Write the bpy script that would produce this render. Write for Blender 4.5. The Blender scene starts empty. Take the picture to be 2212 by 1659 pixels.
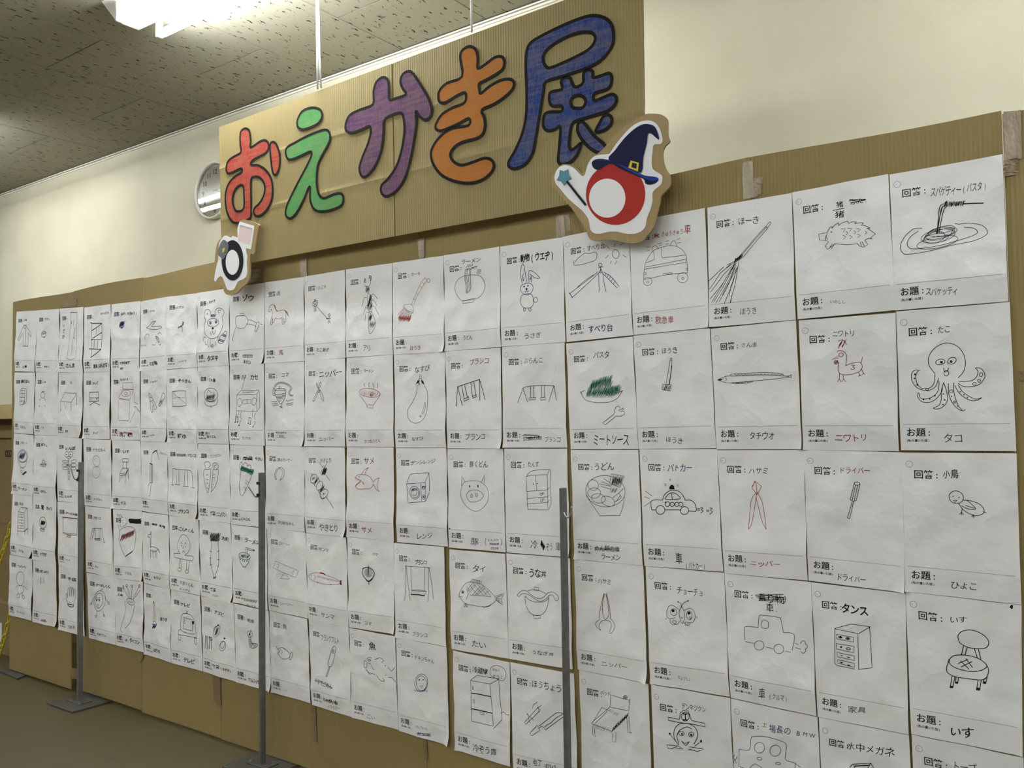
import bpy, bmesh, math, random
from mathutils import Vector, Matrix

# ---------------------------------------------------------------- camera, world, lights, exposure
SC = bpy.context.scene
COL = SC.collection
CH = 1.15                     # camera height above the floor
F = 1860.0; CX, CY = 1106.0, 829.5
YAW, PITCH, ROLL = -0.62417705, 0.04316431, -0.01492329

def cam_axes():
    cy, sy = math.cos(YAW), math.sin(YAW); cp, sp = math.cos(PITCH), math.sin(PITCH)
    fwd = Vector((sy*cp, cy*cp, sp)); right = Vector((cy, -sy, 0)); up = right.cross(fwd)
    r = math.cos(ROLL)*right + math.sin(ROLL)*up
    u = -math.sin(ROLL)*right + math.cos(ROLL)*up
    return r, u, fwd
R_, U_, W_ = cam_axes()
cd = bpy.data.cameras.new('camera'); cam = bpy.data.objects.new('camera', cd); COL.objects.link(cam)
cd.sensor_width = 36.0; cd.lens = F/2212*36.0; cd.clip_start = 0.02
cam.matrix_world = Matrix(((R_.x, U_.x, -W_.x, 0), (R_.y, U_.y, -W_.y, 0), (R_.z, U_.z, -W_.z, CH), (0, 0, 0, 1)))
SC.camera = cam
world = bpy.data.worlds.new('world'); SC.world = world; world.use_nodes = True
world.node_tree.nodes['Background'].inputs[0].default_value = (0.9, 0.95, 1.0, 1)
world.node_tree.nodes['Background'].inputs[1].default_value = 0.02
SC.view_settings.view_transform = 'Standard'; SC.view_settings.look = 'None'
SC.view_settings.gamma = 1.0; SC.view_settings.use_curve_mapping = False
SC.view_settings.exposure = 0.9
TUBE_POWER = 25.0
TUBE_POWER_RAISED = 60.0         # batten beside the banner, output raised to brighten the banner
TUBE_POWER_LOWERED = 21.0         # battens further left, output lowered to dim the left wall             # emission of the fluorescent tubes
TUBE_COLOR = (0.975, 1.0, 1.0)
ROWS_Y = (1.79, -0.8, -3.2)
ROW_X = (-8.7, -5.87, -3.03, -0.16, 2.7)      # the row by the board, with gaps
FRONT_X = (-8.3, -6.3, -4.3, -2.3, -0.3, 1.7)      # unseen rows over the room, spaced to light the board's front
def area(name, x, y, z, sx, sy, power, color):
    ld = bpy.data.lights.new(name, 'AREA'); ld.shape = 'RECTANGLE'; ld.size = sx; ld.size_y = sy; ld.energy = power; ld.color = color
    o = bpy.data.objects.new(name, ld); o.location = (x, y, z); COL.objects.link(o); return o

# ---------------------------------------------------------------- mapping helpers (photo pixel -> point on a real plane)
def ray(x, y):
    return (x-CX)*R_ - (y-CY)*U_ + F*W_
def at(x, y, D):
    d = ray(x, y); k = D/d.y
    return Vector((d.x*k, D, d.z*k + CH))
def onz(x, y, z):
    d = ray(x, y); k = (z-CH)/d.z
    return Vector((d.x*k, d.y*k, z))

# ---------------------------------------------------------------- materials
def nt(name):
    m = bpy.data.materials.new(name); m.use_nodes = True
    n = m.node_tree; return m, n, n.nodes['Principled BSDF']
def plain(name, col, rough=0.7, metal=0.0, spec=0.5):
    m, n, b = nt(name)
    b.inputs['Base Color'].default_value = (*col, 1); b.inputs['Roughness'].default_value = rough
    b.inputs['Metallic'].default_value = metal; b.inputs['Specular IOR Level'].default_value = spec
    return m
def noisy(name, c1, c2, scale=30, rough=0.8, bump=0.0, bscale=None, stretch=(1, 1, 1), spec=0.3, metal=0.0, lo=0.35, hi=0.65, dist=0.002):
    m, n, b = nt(name); N = n.nodes; L = n.links
    tc = N.new('ShaderNodeTexCoord'); mp = N.new('ShaderNodeMapping'); mp.inputs['Scale'].default_value = stretch
    L.new(tc.outputs['Object'], mp.inputs[0])
    t = N.new('ShaderNodeTexNoise'); t.inputs['Scale'].default_value = scale; t.inputs['Detail'].default_value = 6
    L.new(mp.outputs[0], t.inputs['Vector'])
    r = N.new('ShaderNodeValToRGB'); r.color_ramp.elements[0].position = lo; r.color_ramp.elements[1].position = hi
    r.color_ramp.elements[0].color = (*c1, 1); r.color_ramp.elements[1].color = (*c2, 1)
    L.new(t.outputs[0], r.inputs[0]); L.new(r.outputs[0], b.inputs['Base Color'])
    b.inputs['Roughness'].default_value = rough; b.inputs['Specular IOR Level'].default_value = spec; b.inputs['Metallic'].default_value = metal
    if bump:
        t2 = N.new('ShaderNodeTexNoise'); t2.inputs['Scale'].default_value = bscale or scale; t2.inputs['Detail'].default_value = 5
        L.new(mp.outputs[0], t2.inputs['Vector'])
        bp = N.new('ShaderNodeBump'); bp.inputs['Strength'].default_value = bump; bp.inputs['Distance'].default_value = dist
        L.new(t2.outputs[0], bp.inputs['Height']); L.new(bp.outputs[0], b.inputs['Normal'])
    return m

M_PAPER = []
for k, (a, c) in enumerate((((.83, .825, .815), (.88, .875, .87)), ((.85, .85, .835), (.89, .885, .88)), ((.81, .805, .80), (.87, .865, .855)))):
    m_ = noisy('copy_paper_%d' % k, a, c, scale=7, rough=0.75, bump=0.9, bscale=11, dist=0.006, spec=0.2)
    N_ = m_.node_tree.nodes; L_ = m_.node_tree.links
    tc_ = N_.new('ShaderNodeTexCoord'); nz_ = N_.new('ShaderNodeTexNoise'); nz_.inputs['Scale'].default_value = 6; L_.new(tc_.outputs['Object'], nz_.inputs['Vector'])
    va_ = N_.new('ShaderNodeVectorMath'); va_.operation = 'MULTIPLY_ADD'; va_.inputs[1].default_value = (.12, .12, .12)
    L_.new(nz_.outputs['Color'], va_.inputs[0]); L_.new(tc_.outputs['Object'], va_.inputs[2])
    vo_ = N_.new('ShaderNodeTexVoronoi'); vo_.feature = 'F1'; vo_.inputs['Scale'].default_value = 9 + 2*k; L_.new(va_.outputs[0], vo_.inputs['Vector'])
    b2_ = N_.new('ShaderNodeBump'); b2_.inputs['Strength'].default_value = .55; b2_.inputs['Distance'].default_value = .0065
    old_ = [n for n in N_ if n.bl_idname == 'ShaderNodeBump' and n is not b2_][0]
    L_.new(vo_.outputs['Distance'], b2_.inputs['Height']); L_.new(old_.outputs[0], b2_.inputs['Normal'])
    L_.new(b2_.outputs[0], N_['Principled BSDF'].inputs['Normal'])
    M_PAPER.append(m_)
INK = {'k': plain('black_ink', (.012, .012, .013), .8, 0, .15), 'b': plain('blue_ink', (.012, .016, .11), .8, 0, .15),
       'm': plain('maroon_ink', (.17, .014, .014), .8, 0, .15), 'r': plain('red_ink', (.31, .018, .022), .8, 0, .15),
       'g': plain('green_ink', (.008, .11, .07), .8, 0, .15), 'p': plain('pencil_grey', (.055, .055, .058), .8, 0, .15),
       'l': plain('faint_pencil', (.26, .26, .27), .8, 0, .15)}
M_PRINT = plain('printer_toner', (.014, .014, .015), .8, 0, .15)
M_HAIR = plain('thin_printed_line', (.18, .18, .185), .8, 0, .15)

def cardboard(name, c1, c2, flutes=True, rough=0.72):
    m, n, b = nt(name); N = n.nodes; L = n.links
    tc = N.new('ShaderNodeTexCoord')
    t = N.new('ShaderNodeTexNoise'); t.inputs['Scale'].default_value = 2.2; t.inputs['Detail'].default_value = 8; L.new(tc.outputs['Object'], t.inputs['Vector'])
    mp = N.new('ShaderNodeMapping'); mp.inputs['Scale'].default_value = (260, 260, 14); L.new(tc.outputs['Object'], mp.inputs[0])
    t2 = N.new('ShaderNodeTexNoise'); t2.inputs['Scale'].default_value = 1.0; t2.inputs['Detail'].default_value = 3; L.new(mp.outputs[0], t2.inputs['Vector'])
    mx = N.new('ShaderNodeMath'); mx.operation = 'MULTIPLY_ADD'; mx.inputs[1].default_value = 0.45; L.new(t2.outputs[0], mx.inputs[0])
    m2 = N.new('ShaderNodeMath'); m2.operation = 'MULTIPLY'; m2.inputs[1].default_value = 0.6; L.new(t.outputs[0], m2.inputs[0]); L.new(m2.outputs[0], mx.inputs[2])
    r = N.new('ShaderNodeValToRGB'); r.color_ramp.elements[0].position = .3; r.color_ramp.elements[1].position = .75
    r.color_ramp.elements[0].color = (*c1, 1); r.color_ramp.elements[1].color = (*c2, 1)
    L.new(mx.outputs[0], r.inputs[0]); L.new(r.outputs[0], b.inputs['Base Color'])
    b.inputs['Roughness'].default_value = rough; b.inputs['Specular IOR Level'].default_value = 0.22
    w = N.new('ShaderNodeTexWave'); w.wave_type = 'BANDS'; w.bands_direction = 'X'; w.inputs['Scale'].default_value = 36; L.new(tc.outputs['Object'], w.inputs['Vector'])
    ad = N.new('ShaderNodeMath'); ad.operation = 'MULTIPLY_ADD'; ad.inputs[1].default_value = 3.0
    L.new(t.outputs[0], ad.inputs[0]); L.new(w.outputs[0], ad.inputs[2])
    bp = N.new('ShaderNodeBump'); bp.inputs['Strength'].default_value = .35 if flutes else .15; bp.inputs['Distance'].default_value = .0012
    L.new(ad.outputs[0], bp.inputs['Height']); L.new(bp.outputs[0], b.inputs['Normal'])
    return m
M_BOARD = [cardboard('cardboard_%d' % k, (.26*v, .194*v, .077*v), (.295*v, .222*v, .092*v)) for k, v in enumerate((1.0, .95, 1.05))]
M_BANNER = cardboard('banner_cardboard', (.24, .188, .080), (.28, .22, .094))
M_CUTCARD = cardboard('cutout_cardboard', (.31, .225, .105), (.36, .265, .13))
M_BOX = cardboard('box_cardboard', (.20, .145, .06), (.25, .185, .08))
M_TAPE = noisy('brown_packing_tape', (.19, .13, .055), (.23, .16, .075), scale=40, rough=0.3, bump=.6, bscale=60, spec=.6)
M_TAPE2 = noisy('wrinkled_packing_tape', (.19, .135, .06), (.30, .225, .12), scale=60, rough=0.36, bump=1.0, bscale=90, spec=.8, stretch=(1, 1, .3))
M_SEAM = plain('cardboard_edge_shadow_gap', (.09, .06, .03), .9)

def wall_material():
    m, n, b = nt('cream_wall'); N = n.nodes; L = n.links
    tc = N.new('ShaderNodeTexCoord')
    t = N.new('ShaderNodeTexNoise'); t.inputs['Scale'].default_value = 1.4; t.inputs['Detail'].default_value = 6; L.new(tc.outputs['Object'], t.inputs['Vector'])
    r = N.new('ShaderNodeValToRGB'); r.color_ramp.elements[0].position = .35; r.color_ramp.elements[1].position = .62
    r.color_ramp.elements[0].color = (.565, .535, .405, 1); r.color_ramp.elements[1].color = (.67, .64, .50, 1)
    L.new(t.outputs[0], r.inputs[0])
    v = N.new('ShaderNodeTexVoronoi'); v.inputs['Scale'].default_value = 3.2; L.new(tc.outputs['Object'], v.inputs['Vector'])
    t3 = N.new('ShaderNodeTexNoise'); t3.inputs['Scale'].default_value = 60; L.new(tc.outputs['Object'], t3.inputs['Vector'])
    ad = N.new('ShaderNodeMath'); ad.operation = 'MULTIPLY_ADD'; ad.inputs[1].default_value = .06; L.new(t3.outputs[0], ad.inputs[0]); L.new(v.outputs['Distance'], ad.inputs[2])
    lt = N.new('ShaderNodeMath'); lt.operation = 'LESS_THAN'; lt.inputs[1].default_value = .052; L.new(ad.outputs[0], lt.inputs[0])
    mx = N.new('ShaderNodeMix'); mx.data_type = 'RGBA'; L.new(lt.outputs[0], mx.inputs[0]); L.new(r.outputs[0], mx.inputs[6]); mx.inputs[7].default_value = (.5, .44, .33, 1)
    L.new(mx.outputs[2], b.inputs['Base Color']); b.inputs['Roughness'].default_value = .8; b.inputs['Specular IOR Level'].default_value = .25
    bp = N.new('ShaderNodeBump'); bp.inputs['Strength'].default_value = .25; bp.inputs['Distance'].default_value = .002
    L.new(t3.outputs[0], bp.inputs['Height']); L.new(bp.outputs[0], b.inputs['Normal'])
    return m
M_WALL = wall_material()

def ceiling_material():
    m, n, b = nt('rock_wool_ceiling_tile'); N = n.nodes; L = n.links
    tc = N.new('ShaderNodeTexCoord'); mp = N.new('ShaderNodeMapping'); mp.inputs['Scale'].default_value = (74, 20, 1); L.new(tc.outputs['Object'], mp.inputs[0])
    wn = N.new('ShaderNodeTexNoise'); wn.inputs['Scale'].default_value = 55; L.new(tc.outputs['Object'], wn.inputs['Vector'])
    va = N.new('ShaderNodeVectorMath'); va.operation = 'MULTIPLY_ADD'; va.inputs[1].default_value = (1.6, .8, 0); L.new(wn.outputs['Color'], va.inputs[0]); L.new(mp.outputs[0], va.inputs[2])
    t = N.new('ShaderNodeTexNoise'); t.inputs['Scale'].default_value = 1.0; t.inputs['Detail'].default_value = 2.5; t.inputs['Roughness'].default_value = .6; L.new(va.outputs[0], t.inputs['Vector'])
    r = N.new('ShaderNodeValToRGB'); e = r.color_ramp.elements
    e[0].position = .335; e[0].color = (.03, .026, .018, 1); e[1].position = .385; e[1].color = (.32, .305, .24, 1)
    L.new(t.outputs[0], r.inputs[0]); L.new(r.outputs[0], b.inputs['Base Color'])
    b.inputs['Roughness'].default_value = .9; b.inputs['Specular IOR Level'].default_value = .15
    bp = N.new('ShaderNodeBump'); bp.inputs['Strength'].default_value = .5; bp.inputs['Distance'].default_value = .002
    L.new(r.outputs[0], bp.inputs['Height']); L.new(bp.outputs[0], b.inputs['Normal'])
    return m
M_CEIL = ceiling_material()
M_CEILGAP = plain('ceiling_joint', (.02, .018, .014), .9)
M_FLOOR = noisy('vinyl_floor', (.080, .063, .030), (.094, .075, .036), scale=1.6, rough=.42, bump=.1, bscale=40, spec=.35)
M_ROOM = plain('room_wall_paint', (.22, .21, .19), .8)
M_STEEL = noisy('galvanised_steel', (.115, .115, .105), (.155, .155, .145), scale=35, rough=.5, metal=.2, spec=.5)
M_PLATE = noisy('grey_painted_steel', (.05, .048, .042), (.07, .066, .058), scale=30, rough=.5, spec=.5)
M_WIRE = plain('dark_steel_wire', (.10, .10, .10), .35, .8)
M_BRIGHTWIRE = plain('bright_steel_wire', (.6, .6, .58), .25, .9)
M_BOLT = plain('black_bolt', (.03, .03, .03), .4, .5)
M_CHAIN = noisy('yellow_plastic', (.62, .50, .02), (.75, .62, .05), scale=25, rough=.35, spec=.5)
M_ROPE = plain('white_plastic_string', (.88, .88, .88), .4)
M_TRIM = plain('white_painted_trim', (.72, .70, .62), .5)
M_WHITEMETAL = plain('white_enamel', (.85, .85, .82), .35)
M_TUBE, _n, _b = nt('fluorescent_tube_glow')
_b.inputs['Base Color'].default_value = (.9, .9, .9, 1); _b.inputs['Emission Color'].default_value = (*TUBE_COLOR, 1); _b.inputs['Emission Strength'].default_value = TUBE_POWER
def tube_mat(name, power):
    m, n_, b_ = nt(name); b_.inputs['Base Color'].default_value = (.9, .9, .9, 1)
    b_.inputs['Emission Color'].default_value = (*TUBE_COLOR, 1); b_.inputs['Emission Strength'].default_value = power; return m
M_TUBE_RAISED = tube_mat('boosted_fluorescent_tube', TUBE_POWER_RAISED); M_TUBE_LOWERED = tube_mat('dimmed_fluorescent_tube', TUBE_POWER_LOWERED)
M_GREYPLASTIC = plain('grey_plastic', (.35, .35, .34), .5)
def glass_material():
    m = bpy.data.materials.new('clock_glass'); m.use_nodes = True; N = m.node_tree.nodes; L = m.node_tree.links
    N.remove(N['Principled BSDF']); out = N['Material Output']
    tr = N.new('ShaderNodeBsdfTransparent'); tr.inputs[0].default_value = (.97, .98, .97, 1)
    gl = N.new('ShaderNodeBsdfGlossy'); gl.inputs['Roughness'].default_value = .015
    fr = N.new('ShaderNodeFresnel'); fr.inputs[0].default_value = 1.5; mx = N.new('ShaderNodeMixShader')
    L.new(fr.outputs[0], mx.inputs[0]); L.new(tr.outputs[0], mx.inputs[1]); L.new(gl.outputs[0], mx.inputs[2]); L.new(mx.outputs[0], out.inputs[0])
    return m
M_GLASS = glass_material()
M_CLOCKFACE = plain('clock_dial', (.62, .59, .47), .6)
M_CLOCKRIM = plain('beige_clock_rim', (.62, .60, .52), .35)
M_WHITEPAPER = plain('glossy_white_paper', (.80, .80, .81), .5, 0, .25)

def crayon(name, col, under=(.28, .22, .095), lo=.30, hi=.62):
    m, n, b = nt(name); N = n.nodes; L = n.links
    tc = N.new('ShaderNodeTexCoord')
    mp = N.new('ShaderNodeMapping'); mp.inputs['Rotation'].default_value = (0, math.radians(14), 0); mp.inputs['Scale'].default_value = (11, 11, 120); L.new(tc.outputs['Object'], mp.inputs[0])
    t = N.new('ShaderNodeTexNoise'); t.inputs['Scale'].default_value = 1; t.inputs['Detail'].default_value = 5; L.new(mp.outputs[0], t.inputs['Vector'])
    mp2 = N.new('ShaderNodeMapping'); mp2.inputs['Scale'].default_value = (260, 260, 45); L.new(tc.outputs['Object'], mp2.inputs[0])
    t2 = N.new('ShaderNodeTexNoise'); t2.inputs['Scale'].default_value = 1; t2.inputs['Detail'].default_value = 2; L.new(mp2.outputs[0], t2.inputs['Vector'])
    t3 = N.new('ShaderNodeTexNoise'); t3.inputs['Scale'].default_value = 14; L.new(tc.outputs['Object'], t3.inputs['Vector'])
    a = N.new('ShaderNodeMath'); a.operation = 'MULTIPLY_ADD'; a.inputs[1].default_value = .5; L.new(t.outputs[0], a.inputs[0])
    a2 = N.new('ShaderNodeMath'); a2.operation = 'MULTIPLY_ADD'; a2.inputs[1].default_value = .3; L.new(t2.outputs[0], a2.inputs[0])
    a3 = N.new('ShaderNodeMath'); a3.operation = 'MULTIPLY'; a3.inputs[1].default_value = .25; L.new(t3.outputs[0], a3.inputs[0])
    L.new(a3.outputs[0], a2.inputs[2]); L.new(a2.outputs[0], a.inputs[2])
    r = N.new('ShaderNodeValToRGB'); r.color_ramp.elements[0].position = lo+.14; r.color_ramp.elements[1].position = hi
    mixc = tuple(.66*x+.34*y for x, y in zip(col, under))
    r.color_ramp.elements[0].color = (*col, 1); r.color_ramp.elements[1].color = (*mixc, 1)
    L.new(a.outputs[0], r.inputs[0]); L.new(r.outputs[0], b.inputs['Base Color']); b.inputs['Roughness'].default_value = .85; b.inputs['Specular IOR Level'].default_value = .08
    return m
M_OUTLINE = plain('black_marker', (.014, .013, .011), .85, 0, .08)

# ---------------------------------------------------------------- object helpers
def link(name, me, parent=None, mats=None):
    if mats:
        for m in (mats if isinstance(mats, (list, tuple)) else [mats]): me.materials.append(m)
    o = bpy.data.objects.new(name, me); COL.objects.link(o)
    if parent: o.parent = parent
    return o
def mesh(name, verts, faces, parent=None, mats=None, idx=None, smooth=False):
    me = bpy.data.meshes.new(name); me.from_pydata([tuple(v) for v in verts], [], faces)
    o = link(name, me, parent, mats)
    if idx: me.polygons.foreach_set('material_index', idx)
    if smooth: me.polygons.foreach_set('use_smooth', [True]*len(me.polygons))
    me.update(); return o
def root(name, label, cat, group=None, loc=(0, 0, 0)):
    o = bpy.data.objects.new(name, None); COL.objects.link(o); o.location = loc; o.empty_display_size = .05
    tag(o, label, cat, group); return o
def tag(o, label, cat, group=None):
    o['label'] = label; o['category'] = cat
    if group: o['group'] = group
    return o
def struct(o):
    o['kind'] = 'structure'; return o
class MB:
    def __init__(s): s.v = []; s.f = []
    def box(s, x0, x1, y0, y1, z0, z1, bev=0):
        b = len(s.v)
        s.v += [(x0, y0, z0), (x1, y0, z0), (x1, y1, z0), (x0, y1, z0), (x0, y0, z1), (x1, y0, z1), (x1, y1, z1), (x0, y1, z1)]
        s.f += [(b, b+3, b+2, b+1), (b+4, b+5, b+6, b+7), (b, b+1, b+5, b+4), (b+1, b+2, b+6, b+5), (b+2, b+3, b+7, b+6), (b+3, b, b+4, b+7)]
        return s
    def tube(s, pts, r, n=10, close=False, cap=True):
        pts = [Vector(p) for p in pts]; b = len(s.v); m = len(pts)
        prev = None
        for i, p in enumerate(pts):
            if close: t = pts[(i+1) % m] - pts[i-1]
            else: t = pts[min(i+1, m-1)] - pts[max(i-1, 0)]
            t.normalize()
            if prev is None:
                a = Vector((0, 0, 1)) if abs(t.z) < .9 else Vector((1, 0, 0))
                nrm = t.cross(a).normalized()
            else:
                nrm = (prev - t*prev.dot(t)).normalized()
            prev = nrm; bi = t.cross(nrm)
            rr = r[i] if isinstance(r, (list, tuple)) else r
            for k in range(n):
                an = 2*math.pi*k/n; s.v.append(tuple(p + nrm*math.cos(an)*rr + bi*math.sin(an)*rr))
        for i in range(m if close else m-1):
            j = (i+1) % m
            for k in range(n):
                k2 = (k+1) % n; s.f.append((b+i*n+k, b+i*n+k2, b+j*n+k2, b+j*n+k))
        if cap and not close:
            s.f.append(tuple(b+k for k in range(n))[::-1]); s.f.append(tuple(b+(m-1)*n+k for k in range(n)))
        return s
    def extrude_poly(s, pts2, y0, y1, cuts=None):
        """closed outline in XZ between y0 (front, nearer) and y1"""
        b = len(s.v); n = len(pts2)
        s.v += [(p[0], y0, p[1]) for p in pts2] + [(p[0], y1, p[1]) for p in pts2]
        s.f.append(tuple(range(b, b+n))); s.f.append(tuple(range(b+2*n-1, b+n-1, -1)))
        for i in range(n):
            j = (i+1) % n; s.f.append((b+i, b+n+i, b+n+j, b+j))
        return s
    def build(s, name, m, parent=None, smooth=False, bevel=0):
        o = mesh(name, s.v, s.f, parent, m, smooth=smooth)
        if bevel:
            md = o.modifiers.new('bevel', 'BEVEL'); md.width = bevel; md.segments = 2; md.limit_method = 'ANGLE'
        return o

def catmull(pts, closed=False, step=None, n=7):
    P = [Vector((p[0], p[1])) for p in pts]; out = []
    m = len(P)
    if m < 3 and not closed: return P
    rng = range(m) if closed else range(m-1)
    for i in rng:
        if closed: a, b, c, d = P[i-1], P[i], P[(i+1) % m], P[(i+2) % m]
        else: a, b, c, d = P[max(i-1, 0)], P[i], P[i+1], P[min(i+2, m-1)]
        for k in range(n):
            t = k/n
            out.append(.5*((2*b)+(c-a)*t+(2*a-5*b+4*c-d)*t*t+(3*b-a-3*c+d)*t**3))
    if not closed: out.append(P[-1])
    return out
def ribbon(pts, w, closed=False, maxseg=0.008):
    """pts in metres (2D); returns verts2, faces"""
    q = []
    n = len(pts)
    for i in range(n if closed else n-1):
        a = pts[i]; b = pts[(i+1) % n]; d = (b-a).length
        k = max(1, int(d/maxseg))
        for j in range(k): q.append(a+(b-a)*(j/k))
    if not closed: q.append(pts[-1])
    o = [q[0]]
    for p in q[1:]:
        if (p-o[-1]).length > 1e-5: o.append(p)
    if closed and len(o) > 2 and (o[0]-o[-1]).length < 1e-5: o.pop()
    q = o; n = len(q)
    if n < 2: return [], []
    vs = []
    for i, p in enumerate(q):
        if closed: t = q[(i+1) % n]-q[i-1]
        else: t = q[min(i+1, n-1)]-q[max(i-1, 0)]
        if t.length < 1e-9: t = Vector((1, 0))
        t.normalize(); nn = Vector((-t.y, t.x))*w*.5
        e = t*w*.4 if not closed and (i == 0 or i == n-1) else Vector((0, 0))
        if i == 0: e = -e
        vs += [p+nn+e, p-nn+e]
    fs = []
    for i in range(n if closed else n-1):
        j = (i+1) % n; fs.append((2*i, 2*i+1, 2*j+1, 2*j))
    return vs, fs

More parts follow.
